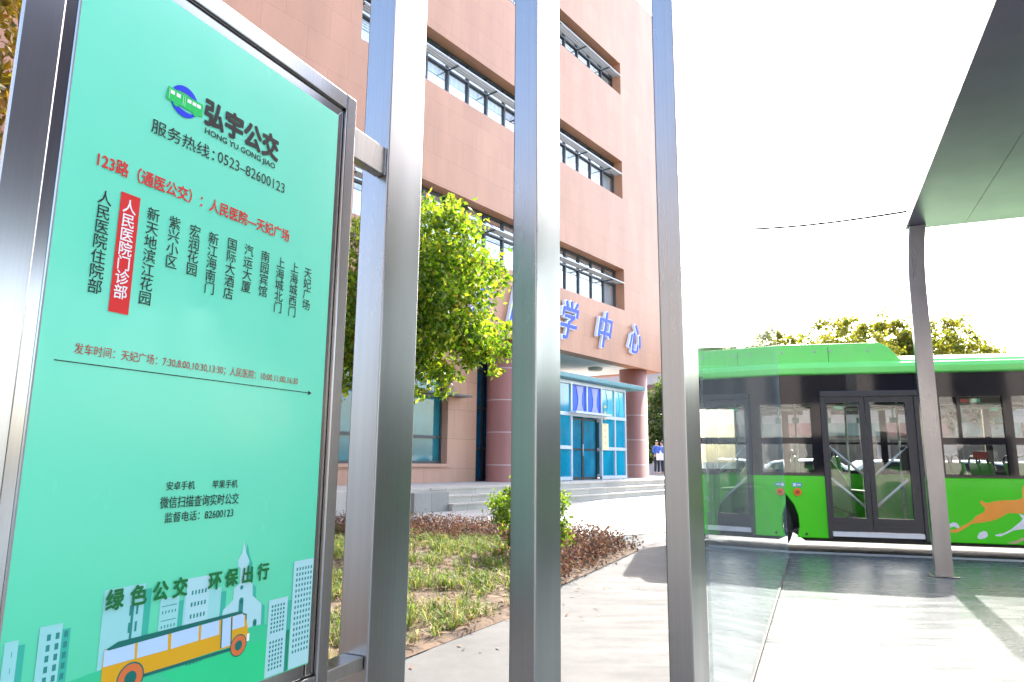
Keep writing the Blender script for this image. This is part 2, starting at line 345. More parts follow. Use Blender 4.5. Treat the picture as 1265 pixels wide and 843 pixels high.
for (z0, z1) in rows:
    fr = MB(); pn = MB(); bl = MB(); ss = MB(); zt = z1-.62; n = 15; dx = (WX1-WX0)/n
    for i in range(n+1):
        x = WX0+i*dx; fr.box(x-.035 if i else x, x+.035 if i < n else x, .40, .52, z0+.05, z1-.05)
    for z in (z0, zt-.03, z1-.06): fr.box(WX0, WX1, .39, .53, z, z+.06)
    pn.add([(WX0,.46,z0),(WX1,.46,z0),(WX1,.46,z1),(WX0,.46,z1)], [(0,1,2,3)])
    for i in range(n):
        if random.random() < .88:
            h = z0+.05 if random.random() < .7 else z0+random.uniform(.1,.6)
            k = random.uniform(.0,.03); m_ = 12; x0 = WX0+i*dx+.04; x1 = x0+dx-.08
            for j in range(m_):
                a = x0+(x1-x0)*j/m_; b = x0+(x1-x0)*(j+1)/m_; ya = .56+.03*math.sin(j*2.1+i); yb = .56+.03*math.sin((j+1)*2.1+i)
                bl.add([(a,ya,h),(b,yb,h),(b,yb,z1-.1),(a,ya,z1-.1)], [(0,1,2,3)])
    bl.box(WX0-.3, WX1+.3, 1.4, 1.5, z0-.3, z1+.3, 1)
    # projecting louvre shelf
    for j in range(3):
        y = .30-.10*j; ss.add([(WX0+.02,y,zt+.02),(WX1-.02,y,zt+.02),(WX1-.02,y-.06,zt+.045),(WX0+.02,y-.06,zt+.045),(WX0+.02,y,zt+.035),(WX1-.02,y,zt+.035),(WX1-.02,y-.06,zt+.06),(WX0+.02,y-.06,zt+.06)],
            [(0,3,2,1),(4,5,6,7),(0,1,5,4),(2,3,7,6),(1,2,6,5),(3,0,4,7)])
    ss.box(WX0+.02, WX1-.02, -.035, -.012, zt+.012, zt+.045)
    for i in range(0, n+1, 2):
        x = WX0+i*dx+(.05 if i == 0 else 0)-(.05 if i == n else 0)
        ss.box(x-.015, x+.015, -.012, .39, zt-.03, zt+.012, 1); ss.tube([(x,.40,z1-.2),(x,.01,zt+.06)], .012, 6, 1)
    wf = fr.build('window', FRM, hb); pn.build('pane', PANE, wf); bl.build('blind', [BLIND, INT], wf); ss.build('sunshade', [ALU, FRM], wf)
# ground floor behind the overhang
WY = 1.25
wa = FAC.loc(509,575,WY); wb = FAC.loc(552,573,WY); wt = FAC.loc(552,478,WY); al = FAC.loc(587,600,WY); ar = FAC.loc(601,600,WY)
wx0, wx1, wz0, wz1 = -8.3, wb[0], wb[1], 4.1
mb = MB()
mb.box(XL, wx0, WY, WY+.5, .3, 5.0); mb.box(wx0, wx1, WY, WY+.5, .3, wz0); mb.box(wx0, wx1, WY, WY+.5, wz1, 5.0); mb.box(wx1, al[0], WY, WY+.5, .3, 5.0)
mb.box(wx0-.2, wx1+.05, WY-.06, WY-.002, wz0-.09, wz0)
mb.box(.2, 4.3, 5.2, 5.6, .3, 5.0)
mb.build('ground_floor_wall', PINKB, hb)
TEAL = pbr('teal_film_glass', (.01,.16,.19), .06, var=.25, scale=1.2, roughvar=.03, spec=.9)
fr = MB(); pn = MB(); xs = [wx0+i*(wx1-wx0)/5 for i in range(6)]
for i, x in enumerate(xs): fr.box(x-.05 if i else x, x+.05 if i < 5 else x, WY+.25, WY+.36, wz0, wz1)
for z in (wz0, wz0+.75, wz0+2.0, wz1-.08): fr.box(wx0, wx1, WY+.24, WY+.37, z, z+.08)
fr.box(wx0, wx1+.55, WY-.5, WY+.0, wz0+2.02, wz0+2.07)
pn.add([(wx0,WY+.31,wz0),(wx1,WY+.31,wz0),(wx1,WY+.31,wz1),(wx0,WY+.31,wz1)], [(0,1,2,3)])
wf = fr.build('window', FRM, hb); pn.build('pane', TEAL, wf)
fr = MB(); pn = MB()
for z in (.5, 1.5, 2.8, 4.0, 4.92): fr.box(al[0]+.003, 3.0, WY+.05, WY+.13, z, z+.07)
for x in (al[0]+.004, .75, 1.6, 2.9): fr.box(x, x+.07, WY+.04, WY+.14, .5, 5.0)
pn.add([(al[0]+.003,WY+.1,.5),(3.0,WY+.1,.5),(3.0,WY+.1,5),(al[0]+.003,WY+.1,5)], [(0,1,2,3)])
wf = fr.build('window', DARK, hb); pn.build('pane', pbr('blue_film_glass', (.004,.05,.10), .08, var=.3, scale=1.5, spec=.8), wf)
CR = .58
for cx in (FAC.loc(622,600,.68)[0], FAC.loc(784.5,590,.68)[0]):
    mb = MB(); mb.lathe([(CR,.5),(CR,5.01)], (cx, .68, 0), n=48); mb.build('column', REDGR, hb)

# stone steps and landing
st = thing('entrance_steps', 'grey stone entrance steps in front of the round columns', 'steps', FAC.o, FAC.rz)
mb = MB(); LX = 13.1
mb.box(XL, LX, -1.5, 30, 0.009, .5)
mb.build('landing', STEP, st)
mb = MB(); sx = FAC.loc(566,634,-2.4)[0]
mb.box(sx, LX, -1.86, -1.503, .009, .333); mb.box(sx-.0, LX, -2.22, -1.863, .009, .167)
mb.box(sx, LX, -1.885, -1.862, .30, .336); mb.box(sx, LX, -2.245, -2.222, .135, .17); mb.box(sx, LX, -1.525, -1.502, .46, .503)
mb.build('step', STEP, st)
mb = MB(); mb.box(sx-1.1, sx-.003, -2.1, -1.503, .009, .44); mb.build('cheek_block', granite('cheek_stone', (.33,.32,.30),(.28,.27,.255), 1.1,.5,(.15,.15,.14)), st)

# glass entrance porch
po = thing('entrance_porch', 'blue glazed entrance porch with flat teal canopy between the columns', 'porch', FAC.o, FAC.rz)
PY = -.25; PX0, PX1 = 1.95, FAC.loc(775,595,PY)[0]; zc = FAC.loc(797,483,-.6)[1]
px = [FAC.loc(p,560,PY)[0] for p in (706, 743.5, 760)]
hz = [FAC.loc(743,518,PY)[1], FAC.loc(743,557,PY)[1]]
FRW = flat('porch_frame_aluminium', (.50,.55,.62), .35, metal=.3)
fr = MB(); zt = zc-.06
vx = [PX0, (PX0+px[0])/2, px[0], (px[0]+px[1])/2, px[1], px[2], PX1-.08]
for i, x in enumerate(vx):
    z0 = .5 if i != 3 else hz[0]
    fr.box(x, x+.08, PY, PY+.1, z0, zt)
for z, a, b in ((.5, PX0, px[0]), (.5, px[1], PX1), (hz[1], PX0, px[0]), (hz[1], px[1], PX1), (hz[0], PX0, PX1), (zt-.1, PX0, PX1)):
    fr.box(a, b, PY-.004, PY+.104, z+.02, z+.14)
for y in (PY+.1, 1.6, 3.2): fr.box(PX1-.08, PX1-.002, y+.002, y+.08, .5, zt)
for z in (.5, hz[1], hz[0], zt-.1): fr.box(PX1-.078, PX1-.006, PY+.11, 3.2, z+.022, z+.138)
fr.box(px[0]-.15, px[1]+.25, PY-.3, PY-.006, hz[0]+.1, hz[0]+.17)
fr.build('frame', FRW, po)
CYAN = pbr('cyan_film_glass', (.0,.23,.36), .07, var=.3, scale=1.1, stretch=(1.5,1,.5), roughvar=.04, spec=.9)
CYAN2 = pbr('pale_cyan_film_glass', (.08,.42,.55), .08, var=.35, scale=1.3, stretch=(1.5,1,.6), roughvar=.04, spec=.9)
ROYAL = pbr('royal_blue_banner', (.012,.09,.62), .4, var=.2, scale=2, spec=.5); LAV = pbr('lavender_curtain', (.36,.36,.74), .6, var=.1, stretch=(6,1,.5))
def pane(xa, xb, za, zb, m, y=PY+.05):
    p = MB(); p.add([(xa,y,za),(xb,y,za),(xb,y,zb),(xa,y,zb)], [(0,1,2,3)]); return p.build('pane', m, po)
cols = vx[:]; cols[-1] = PX1-.08
for i in range(6):
    a, b = cols[i]+.08, cols[i+1]
    pane(a, b, hz[0]+.14, zt-.1, CYAN if i < 2 else (ROYAL if i in (2,3) else CYAN2))
    if i not in (2,3):
        pane(a, b, hz[1]+.14, hz[0]+.02, CYAN); pane(a, b, .64, hz[1]+.02, CYAN)
for z0, z1 in ((.64, hz[1]), (hz[1]+.14, hz[0]), (hz[0]+.14, zt-.1)):
    p = MB(); p.add([(PX1-.04,PY+.1,z0),(PX1-.04,3.2,z0),(PX1-.04,3.2,z1),(PX1-.04,PY+.1,z1)], [(0,1,2,3)]); p.build('pane', CYAN, po)
# hour-glass curtains hung inside the top lights
for i in (2,3,4,5):
    cu = MB(); a, b = cols[i]+.1, cols[i+1]-.02; za, zb = hz[0]+.16, zt-.12; c = (a+b)/2+(.08 if i < 4 else .12); hw = (b-a)*.30
    P = [(c-hw,za),(c-hw*.55,za+(zb-za)*.3),(c-hw*.45,za+(zb-za)*.55),(c-hw*.95,zb),(c+hw*.8,zb),(c+hw*.42,za+(zb-za)*.6),(c+hw*.4,za+(zb-za)*.3),(c+hw*.95,za)]
    cu.xz([p for p in P], PY+.03, PY+.045); cu.build('curtain', LAV if i < 4 else CYAN2, po)
dr = MB(); da, db = px[0]+.08, px[1]
DB = pbr('door_film_glass', (.003,.17,.28), .07, var=.35, scale=1.2, spec=.8)
dm = (da+db)/2
for x in (da, dm-.06, dm+.004, db-.06): dr.box(x, x+.056, PY+.2, PY+.26, .52, hz[0])
for z in (.54, hz[1], hz[0]-.08): dr.box(da, db, PY+.196, PY+.264, z, z+.06)
dd = dr.build('door', DARK, po)
p = MB(); p.add([(da,PY+.23,.52),(db,PY+.23,.52),(db,PY+.23,hz[0]),(da,PY+.23,hz[0])], [(0,1,2,3)]); p.build('pane', DB, dd)
p = MB(); p.tube([(dm-.1,PY+.13,1.35),(dm-.1,PY+.13,1.75)], .02, 8); p.build('handle', ALU, dd)
cn = MB(); cn.box(PX0-.3, FAC.loc(797,483,-.6)[0], -.6, 3.6, zc, zc+.13); cn.box(PX0-.3, FAC.loc(797,483,-.6)[0]-.01, -.58, 3.5, zc+.133, zc+.16)
cn.build('canopy', pbr('teal_canopy_paint', (.07,.22,.25), .4, var=.12), po, .01)
FADED = flat('faded_ink', (.55,.45,.26), .6)
nb = MB(); na = FAC.loc(744.5,556,PY-.02); nc = FAC.loc(751.5,524,PY-.02); nb.xz([(na[0],na[1]),(nc[0],na[1]),(nc[0],nc[1]),(na[0],nc[1])], PY-.02, PY-.006)
notice = nb.build('notice_board', flat('cream_board', (.72,.66,.36), .5), po)
for k in range(7):
    nb = MB(); nb.box(na[0]+.12, nc[0]-.14, PY-.023, PY-.0205, na[1]+.22+k*.22, na[1]+.31+k*.22); nb.build('faded_writing', FADED, notice)

# blue brush-style letters on the fascia
BLUE = flat('letter_blue', (.03,.085,.62), .5, var=.1, spec=.25); LWH = flat('letter_white', (.75,.76,.85), .4)
for ch, cx, cz, hgt, desc in (('诊', -1.15, 6.05, 1.25, 'blue letter half hidden by the green tree on the fascia'), ('医', .74, 6.1, 1.4, 'blue square-framed letter on the fascia just left of the middle steel post'),
        ('学', 3.55, 6.08, 1.5, 'blue letter with three top strokes on the fascia right of the middle steel post'), ('中', 6.04, 6.12, 1.5, 'blue letter shaped like a struck-through box, second from the right on the fascia'),
        ('心', 8.53, 6.12, 1.35, 'blue letter of loose curved strokes, rightmost on the fascia')):
    t = thing('fascia_letter', desc, 'letter', FAC.w(cx, -.12, 5.4), FAC.rz, 'blue letters on the hospital fascia')
    for nm, bd, y0, y1, mt in (('letter_return', .022, -.02, .1, LWH), ('letter_face', .006, -.045, -.022, BLUE)):
        V, Fs = glyphs(ch, bd, .38, .5); mb = MB()
        mb.add([((v[0]-.5)*hgt*.76+(.05 if nm == 'letter_face' else 0), y0+(.5-v[2])*(y1-y0), cz-5.4+(v[1]-.38)*hgt*1.02) for v in V], Fs); mb.build(nm, mt, t, fix=True)

# far grey wing behind the corner column, seen under the overhang
wg = thing('annex_building', 'pale grey annex seen between the corner column and the right steel post', 'building', (10.5, 56, 0), R(-12))
mb = MB(); mb.box(-5, 4.6, 0, 8, 0, 9); mb.build('wall', pbr('grey_render', (.42,.43,.45), .7, var=.06), wg)
mb = MB(); mb.box(-5.2, 4.8, -.6, 8.2, 8.6, 9.3); mb.box(-5, 4.6, -1.2, 0, 4.6, 5.0); mb.build('roof', flat('wing_trim', (.26,.27,.29), .6), wg)
mb = MB()
for i in range(4):
    for z in (1.2, 5.6): mb.box(-4.7+i*2.3, -3.1+i*2.3, -.03, .05, z, z+1.7)
mb.build('window', pbr('wing_glass', (.03,.05,.07), .1, spec=.8), wg)

# =================================================================== VEGETATION
def leaf_quad(mb, p, size, nrm=None, flat_=0.0, asp=.5):
    d = Vector((random.gauss(0,1), random.gauss(0,1), random.gauss(0,1)-.35)).normalized()
    u = d.orthogonal().normalized(); u.rotate(Matrix.Rotation(random.uniform(0,6.28), 3, d)); 
    L = d*size; W = u*size*asp*.5; up = d.cross(u)*size*.08
    mb.add([p, p+L*.45+W+up, p+L, p+L*.45-W+up], [(0,1,2),(0,2,3)])
def crown(mb, clumps, n, size, spread=1.0, holes=.0):
    tot = sum(c[1]*c[2]*c[3] for c in clumps)
    for (c, rx, ry, rz) in clumps:
        k = int(n*rx*ry*rz/tot); sub = []
        for _ in range(max(6, k//55)):
            v = Vector((random.gauss(0,1), random.gauss(0,1), random.gauss(0,1))).normalized()*(random.random()**.38)
            sub.append(Vector((v.x*rx, v.y*ry, v.z*rz))+c)
        for _ in range(k):
            s_ = random.choice(sub); r = min(rx,ry,rz)*.28*spread
            p = s_+Vector((random.gauss(0,r*.6), random.gauss(0,r*.6), random.gauss(0,r*.42)))
            leaf_quad(mb, p, size*random.uniform(.65,1.3))
def limb(mb, a, b, r0, r1, n=6, wob=.1):
    a, b = Vector(a), Vector(b); P = []; rs = []
    for i in range(n+1):
        t = i/n; P.append(a.lerp(b, t)+Vector((random.uniform(-1,1), random.uniform(-1,1), random.uniform(-.3,.3)))*wob*(b-a).length*.3*(1 if 0 < i else 0)); rs.append(r0+(r1-r0)*t)
    mb.tube(P, rs, 8); return P
def tree(name, label, base, trunk_top, clumps, n, size, mat, r=.13, group=None, nl=7):
    t = thing(name, label, 'tree', base, 0, group); tr = MB(); B = Vector((0,0,-.05)); T = Vector(trunk_top)-Vector(base)
    P = limb(tr, B, T, r, r*.6, 7, .06)
    tr.tube([(0,0,-.05),(0,0,.1),(0,0,.25)], [r*1.7, r*1.25, r*1.02], 10)
    for i in range(nl):
        c = random.choice(clumps); e = c[0]+Vector((random.uniform(-.7,.7)*c[1], random.uniform(-.7,.7)*c[2], random.uniform(-.5,.7)*c[3]))-Vector(base)
        Q = limb(tr, P[random.randint(4,7)], e, r*.45, r*.09, 6, .12)
        for _ in range(3): limb(tr, random.choice(Q[2:5]), e+Vector((random.uniform(-.5,.5), random.uniform(-.5,.5), random.uniform(-.3,.5)))*c[1], r*.16, r*.04, 4, .12)
    tr.build('trunk', BARK, t)
    cr = MB(); crown(cr, [(c[0]-Vector(base), c[1], c[2], c[3]) for c in clumps], n, size); cr.build('crown', mat, t); return t
V3 = Vector
tree('broadleaf_tree', 'bright green small-leaved tree in front of the hospital, between first and second posts', (-2.15,11.0,0.02), (-2.0,11.0,2.6),
     [(V3((-1.75,11.0,4.5)),1.15,1.15,.95), (V3((-1.15,10.8,4.1)),.95,.95,.75), (V3((-1.5,10.6,3.3)),1.25,1.1,.85), (V3((-2.5,11.2,3.9)),.95,1.0,1.2), (V3((-.75,10.8,3.1)),.85,.85,.5), (V3((-1.65,10.6,2.55)),.75,.8,.55), (V3((-2.6,11,2.9)),.8,.8,.8), (V3((-.5,10.9,4.35)),.5,.6,.5), (V3((-1.2,10.8,5.0)),.6,.6,.55), (V3((-.55,10.8,2.75)),.5,.6,.4)],
     26000, .105, LEAF, .12)
tree('golden_tree', 'tall tree with golden yellow leaves at the far left behind the green sign', (-6.6,7.6,0), (-6.5,7.6,3.0),
     [(V3((-5.9,7.6,5.0)),1.4,1.4,1.6), (V3((-6.9,8,5.6)),1.6,1.5,1.5), (V3((-5.9,7.4,3.4)),1.1,1.2,1.0), (V3((-7.4,8,3.9)),1.3,1.3,1.2), (V3((-5.7,7.8,6.6)),1.2,1.2,.9)], 5200, .15, LEAFY, .14)
p0 = at_depth(824,540,44); p0.z = .5
tree('dark_tree', 'dark green tree behind the two people beyond the corner column', p0, p0+V3((0,0,2.0)),
     [(p0+V3((-.2,0,3.3)),1.6,1.6,1.7), (p0+V3((.6,0,5.0)),1.3,1.3,1.4), (p0+V3((-.3,0,2.0)),1.5,1.3,1.1), (p0+V3((-.4,.5,.9)),1.6,1.0,.9)], 6500, .26, LEAFD, .14)
for (px_, py_, Y, rw, lab) in ((1040,398,40,3.0,'yellow-green round-topped tree behind the bus, left of the shelter post'), (1098,390,42,3.0,'tallest yellow-green tree behind the bus, touching the shelter post'),
        (1155,396,41,3.0,'yellow-green tree behind the bus, partly hidden by the shelter post'), (1008,416,46,2.2,'small low tree top peeping over the left part of the bus roof'), (962,408,50,2.4,'tree top over the bus roof seen beside the glass screen edge'),
        (1180,418,38,2.2,'low bushy yellow-green tree right of the shelter post behind the bus'), (1240,448,44,2.6,'tree behind the bus seen through its right windows')):
    tp = at_depth(px_, py_, Y); b = V3((tp.x, tp.y, -.15)); h = tp.z
    tree('street_tree', lab, b, b+V3((0,0,h*.45)), [(V3((tp.x,tp.y,h-.9)),rw*.72,rw*.7,1.15), (V3((tp.x-.9,tp.y,h-2.4)),rw*.72,rw*.8,1.3), (V3((tp.x+1.1,tp.y,h-2.6)),rw*.75,rw*.8,1.3), (V3((tp.x,tp.y-.3,h-3.9)),rw*1.1,rw*.9,1.5)], 9500, .27, LEAFB, .2, 'street trees beyond the bus', 6)

# round shrub at the end of the bed
sp = ground(655, 690); t = thing('round_shrub', 'rounded bright green shrub half hidden by the middle post', 'shrub', sp)
mb = MB()
for i in range(12): limb(mb, (random.uniform(-.06,.06),random.uniform(-.06,.06),0), (random.uniform(-.38,.38),random.uniform(-.38,.38),random.uniform(.4,.85)), .014, .004, 4, .1)
mb.build('stem', BARK, t)
mb = MB(); crown(mb, [(V3((0,0,.55)),.48,.48,.42), (V3((-.12,0,.82)),.3,.3,.2), (V3((.12,0,.3)),.42,.42,.25)], 6500, .06); mb.build('foliage', leafmat('shrub_leaf', [(0, (.045,.095,.012)), (.55, (.085,.15,.018)), (.9, (.15,.21,.03)), (1, (.2,.22,.05))], .45), t)
# withered hedge along the back and the tip of the bed
hd = thing('withered_hedge', 'low reddish brown withered hedge along the back and tip of the planting bed', 'hedge', (.5,9.6,0))
mb = MB(); tw = MB(); spots = []
while len(spots) < 620:
    x, y = random.uniform(-3.2,1.9), random.uniform(6.3,12.5)
    if not inpoly(x, y, BED): continue
    back = 11.3-.55*(x-.3) if x < .5 else 99
    ok = (x > .05+(y-6.6)*.02 and y > 6.9) or (y > 10.0-.28*x and x > -3.2 and y < 12.2)
    if ok and inpoly(x+.06, y-.12, BED): spots.append((x, y))
for x, y in spots:
    h = random.uniform(.1,.3)*(1.25 if random.random() < .12 else 1)
    for _ in range(2):
        e = V3((x-.5+random.uniform(-.12,.12), y-9.6+random.uniform(-.12,.12), h*random.uniform(.8,1.25))); tw.tube([(x-.5,y-9.6,0.02), tuple(e)], [.004,.002], 4)
    for _ in range(30):
        p = V3((x-.5+random.gauss(0,.1), y-9.6+random.gauss(0,.1), max(.03, random.uniform(.05,1)*h+.02))); leaf_quad(mb, p, random.uniform(.03,.055), asp=.6)
tw.build('twigs', BARK, hd); mb.build('foliage', LEAFR, hd)
# grass tufts and dead leaves of the bed
mb = MB(); cnt = 0
while cnt < 1700:
    x, y = random.uniform(-4.6,1.0), random.uniform(3.0,11.6)
    if not inpoly(x, y, BED) or not inpoly(x+.07, y-.1, BED): continue
    if (x > .1 and y > 6.9) or y > 10.6-.28*x: continue
    d = noise.noise((x*1.1, y*1.1, 5))
    if d < .0 and random.random() < .75: continue
    cnt += 1; dry = random.random()
    for _ in range(random.randint(15,24)):
        a = random.uniform(0,6.28); L = random.uniform(.07,.2)*(.75 if dry < .5 else 1); o = V3((math.cos(a), math.sin(a), 0)); s_ = V3((-o.y, o.x, 0))*random.uniform(.0028,.005)
        b0 = V3((x+random.gauss(0,.03), y+random.gauss(0,.03), .03)); m1 = b0+o*L*.35+V3((0,0,L*.6)); tp = b0+o*L*random.uniform(.7,1.1)+V3((0,0,L*random.uniform(.3,.85)))
        mb.add([b0-s_, b0+s_, m1+s_, m1-s_, tp], [(0,1,2,3),(3,2,4)])
tag(mb.build('grass_tufts', GRASS), 'patchy green and straw coloured grass tufts in the planting bed', 'grass', kind='stuff')
mb = MB(); cnt = 0
while cnt < 5200:
    x, y = random.uniform(-4.6,1.8), random.uniform(3.0,11.6)
    if not inpoly(x, y, BED): continue
    cnt += 1; a = random.uniform(0,6.28); L = random.uniform(.02,.055); o = V3((math.cos(a),math.sin(a),random.uniform(-.3,.4)))*L; s_ = V3((-o.y,o.x,random.uniform(-.01,.01)))*.32
    c = V3((x,y,random.uniform(.045,.085))); mb.add([c-o, c+s_, c+o, c-s_+V3((0,0,.008))], [(0,1,2),(0,2,3)])
for _ in range(70):
    t_ = random.random(); x = -.63+t_*2.4+abs(random.gauss(0,.35)); y = 4.43+t_*5.24+random.gauss(0,.1)-.2; a = random.uniform(0,6.28); L = random.uniform(.012,.03)
    o = V3((math.cos(a),math.sin(a),.15))*L; s_ = V3((-o.y,o.x,0))*.4; c = V3((x,y,.013)); mb.add([c-o, c+s_, c+o, c-s_], [(0,1,2),(0,2,3)])
tag(mb.build('leaf_litter', LITTER), 'dead brown leaves scattered over the soil of the planting bed', 'leaf litter', kind='stuff')

# =================================================================== BUS
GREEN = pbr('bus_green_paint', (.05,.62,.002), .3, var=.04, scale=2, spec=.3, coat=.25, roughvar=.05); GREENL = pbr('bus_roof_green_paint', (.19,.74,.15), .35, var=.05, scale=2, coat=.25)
BGL = glass('bus_window_glass', (.74,.78,.76), .09, wav=.08); BDOOR = glass('bus_door_glass', (.76,.80,.78), .07, wav=.08)
FRIT = pbr('bus_black_glass', (.012,.012,.016), .05, var=.1, spec=.35, roughvar=.03)
GREYP = flat('bus_grey_interior', (.35,.36,.36), .6); RUB = pbr('tyre_rubber', (.02,.02,.02), .8, var=.2, scale=20)
RIM = flat('rim_metal', (.4,.4,.4), .4, metal=.6); POLE = flat('grab_pole', (.62,.64,.62), .3, metal=.5)
SEAT = flat('seat_green_plastic', (.09,.30,.05), .4); ORG = flat('valve_orange', (.85,.22,.01), .4); STK = flat('sticker_blue', (.08,.35,.5), .4); STKG = flat('sticker_green', (.03,.45,.2), .4)
bs = thing('city_bus', 'bright green single-deck city bus with an orange leaping animal, at the kerb', 'bus', BUS.w(0,0,-.15), BUS.rz)
H = .15
X0, X1, D = -.58, 10.3, 2.42; SK, SILL, GUT = .165, 1.01, 2.43
DX0, DX1, DT = 1.463, 2.652, 2.13
def zb(m):                          # lift platform-based heights to the bus's own base on the road
    m.v = [(x, y, z+H) for x, y, z in m.v]; return m
def arch(xc, r, zc=.36, n=14): 
    a0 = math.asin((SK-zc)/r); return [(xc-r*math.cos(a0+(math.pi-2*a0)*i/n), zc+r*math.sin(a0+(math.pi-2*a0)*i/n)) for i in range(n+1)]
WX = (.52, 7.6)
mb = MB()
mb.xz([(X0,SK)]+arch(WX[0],.55)+[(DX0,SK),(DX0,SILL),(X0,SILL)], 0, .05)
mb.xz([(DX1,SK)]+arch(WX[1],.55)+[(X1,SK),(X1,SILL),(DX1,SILL)], 0, .05)
mb.xz([(X0,SK)]+arch(WX[0],.55)+arch(WX[1],.55)+[(X1,SK),(X1,SILL),(X0,SILL)], D-.05, D)
mb.box(X0, X0+.06, .05, D-.05, SK, GUT); mb.box(X1-.06, X1, .05, D-.05, SK, SILL); mb.box(X1-.06, X1, .05, D-.05, 2.2, GUT)
for xg in (.62+.3, DX0-.012, 4.9, 6.3): pass
zb(mb).build('body', GREEN, bs, .012)
mb = MB()
for xa, xb in ((X0, WX[0]-.62), (WX[0]+.62, WX[1]-.62), (WX[1]+.62, X1)): mb.box(xa, xb, .06, D-.06, .12, .22)
mb.box(X0+.06, X1-.06, .052, D-.052, .225, .26)
for xc in WX: mb.box(xc-.62, xc+.62, .45, D-.45, .262, .82)
mb.box(X0+.07, DX0-.3, 1.2, D-.06, .27, 1.0)
zb(mb).build('chassis', flat('chassis_black', (.03,.03,.03), .8), bs)
# roof with coved side and raised equipment housing
mb = MB()
prof = [(.0,GUT),(-.03,GUT+.02),(-.03,GUT+.10),(.0,GUT+.16),(.06,GUT+.17),(.09,GUT+.21),(.22,GUT+.275),(.5,GUT+.29),(D-.5,GUT+.29),(D-.22,GUT+.275),(D-.09,GUT+.21),(D,GUT+.16),(D,GUT)]
n = len(prof); mb.add([(X0,y,z) for y,z in prof]+[(X1,y,z) for y,z in prof], [tuple(range(n-1,-1,-1)), tuple(range(n,2*n))]+[((i+1)%n, n+(i+1)%n, n+i, i)[::-1] for i in range(n)])
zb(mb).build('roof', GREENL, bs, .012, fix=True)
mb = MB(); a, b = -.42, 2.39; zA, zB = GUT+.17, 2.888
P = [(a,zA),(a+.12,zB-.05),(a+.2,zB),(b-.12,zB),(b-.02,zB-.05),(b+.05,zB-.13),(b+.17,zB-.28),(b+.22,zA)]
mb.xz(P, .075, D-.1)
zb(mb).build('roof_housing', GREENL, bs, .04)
for x in (-.1, .98, 1.42, 1.62, 2.12):
    mb = MB(); mb.lathe([(.018,.068),(.014,.058)], (x,0,2.78), 'y', 10); zb(mb).build('housing_bolt', ALU, bs)
# window band
mb = MB(); y0, y1 = .004, .05
WIN = [(-.42,.45,2.05,None),(.80,1.30,2.02,None),(2.95,3.70,2.10,3.176),(3.808,5.35,2.10,4.2),(5.5,7.0,2.10,6.0),(7.15,8.6,2.10,7.6),(8.75,10.0,2.1,None)]
xs_ = [X0]+[v for wn in WIN for v in wn[:2]]+[X1]
mb.box(X0, DX0-.002, y0, y1, SILL, SILL+.045); mb.box(DX1+.002, X1, y0, y1, SILL, SILL+.045)
mb.box(X0, DX0-.002, y0, y1, 2.10, GUT); mb.box(DX1+.002, X1, y0, y1, 2.10, GUT); mb.box(DX0, DX1, y0, y1, DT+.06, GUT)
pil = [(X0,-.42),(.45,.80),(1.30,DX0-.002),(DX1+.002,2.95)]+[(WIN[i][1],WIN[i+1][0]) for i in range(2,6)]+[(10.0,X1)]
for a, b in pil: mb.box(a, b, y0, y1, SILL+.045, 2.10)
for a, b, zt_, dv in WIN:
    mb.box(a, b, .008, .046, 1.457, 1.543)
    if zt_ < 2.1: mb.box(a, b, .01, .048, zt_, 2.10)
    if dv: mb.box(dv-.02, dv+.02, .01, .044, 1.545, 2.098)
mb.box(X0, X1, D-.05, D-.006, SILL, SILL+.06); mb.box(X0, X1, D-.05, D-.006, 2.12, GUT)
for a, b in ((X0,-.35),(1.2,1.3),(2.75,2.85),(4.3,4.4),(5.9,6.0),(7.5,7.6),(9.1,9.2),(10.15,X1)): mb.box(a, b, D-.05, D-.006, SILL+.06, 2.12)
mb.box(X0, X1, D-.045, D-.01, 1.5, 1.54)
zb(mb).build('window_frame', FRIT, bs)
for a, b, zt_, dv in WIN:
    p = MB(); p.add([(a,.03,SILL+.045),(b,.03,SILL+.045),(b,.03,zt_),(a,.03,zt_)], [(0,1,2,3)]); zb(p).build('window', BGL, bs)
p = MB(); p.add([(X0,D-.03,SILL),(X1,D-.03,SILL),(X1,D-.03,2.12),(X0,D-.03,2.12)], [(0,1,2,3)]); zb(p).build('far_window', glass('far_side_glass', (.8,.83,.82), .06), bs)
p = MB(); p.add([(X1-.03,.06,SILL),(X1-.03,D-.06,SILL),(X1-.03,D-.06,2.2),(X1-.03,.06,2.2)], [(0,1,2,3)]); zb(p).build('windscreen', BGL, bs)
# double leaf door
DFR = flat('door_frame_charcoal', (.035,.036,.042), .4)
dr = MB()
dr.box(DX0-.03, DX1+.03, -.03, .06, DT-.015, DT+.065); dr.box(DX0-.03, DX0+.02, -.02, .06, SK, DT-.018); dr.box(DX1-.02, DX1+.03, -.02, .06, SK, DT-.018)
door = zb(dr).build('door', DFR, bs, .006)
for (a, b), (ga, gb) in (((DX0+.022, 2.004), (1.52, 1.94)), ((2.014, DX1-.022), (2.078, 2.522))):
    lf = MB(); lf.box(a, ga, .0, .045, .27, DT-.02); lf.box(gb, b, .0, .045, .27, DT-.02); lf.box(ga, gb, .0, .045, .27, .45); lf.box(ga, gb, .0, .045, 2.035, DT-.02)
    for z in (.33, .40): lf.box(ga, gb, -.006, -.002, z, z+.012)
    l = zb(lf).build('door_leaf', DFR, door)
    p = MB(); p.add([(ga,.025,.45),(gb,.025,.45),(gb,.025,2.035),(ga,.025,2.035)], [(0,1,2,3)]); zb(p).build('door_pane', BDOOR, door)
RAIL = flat('door_rail', (.75,.77,.77), .35, metal=.2)
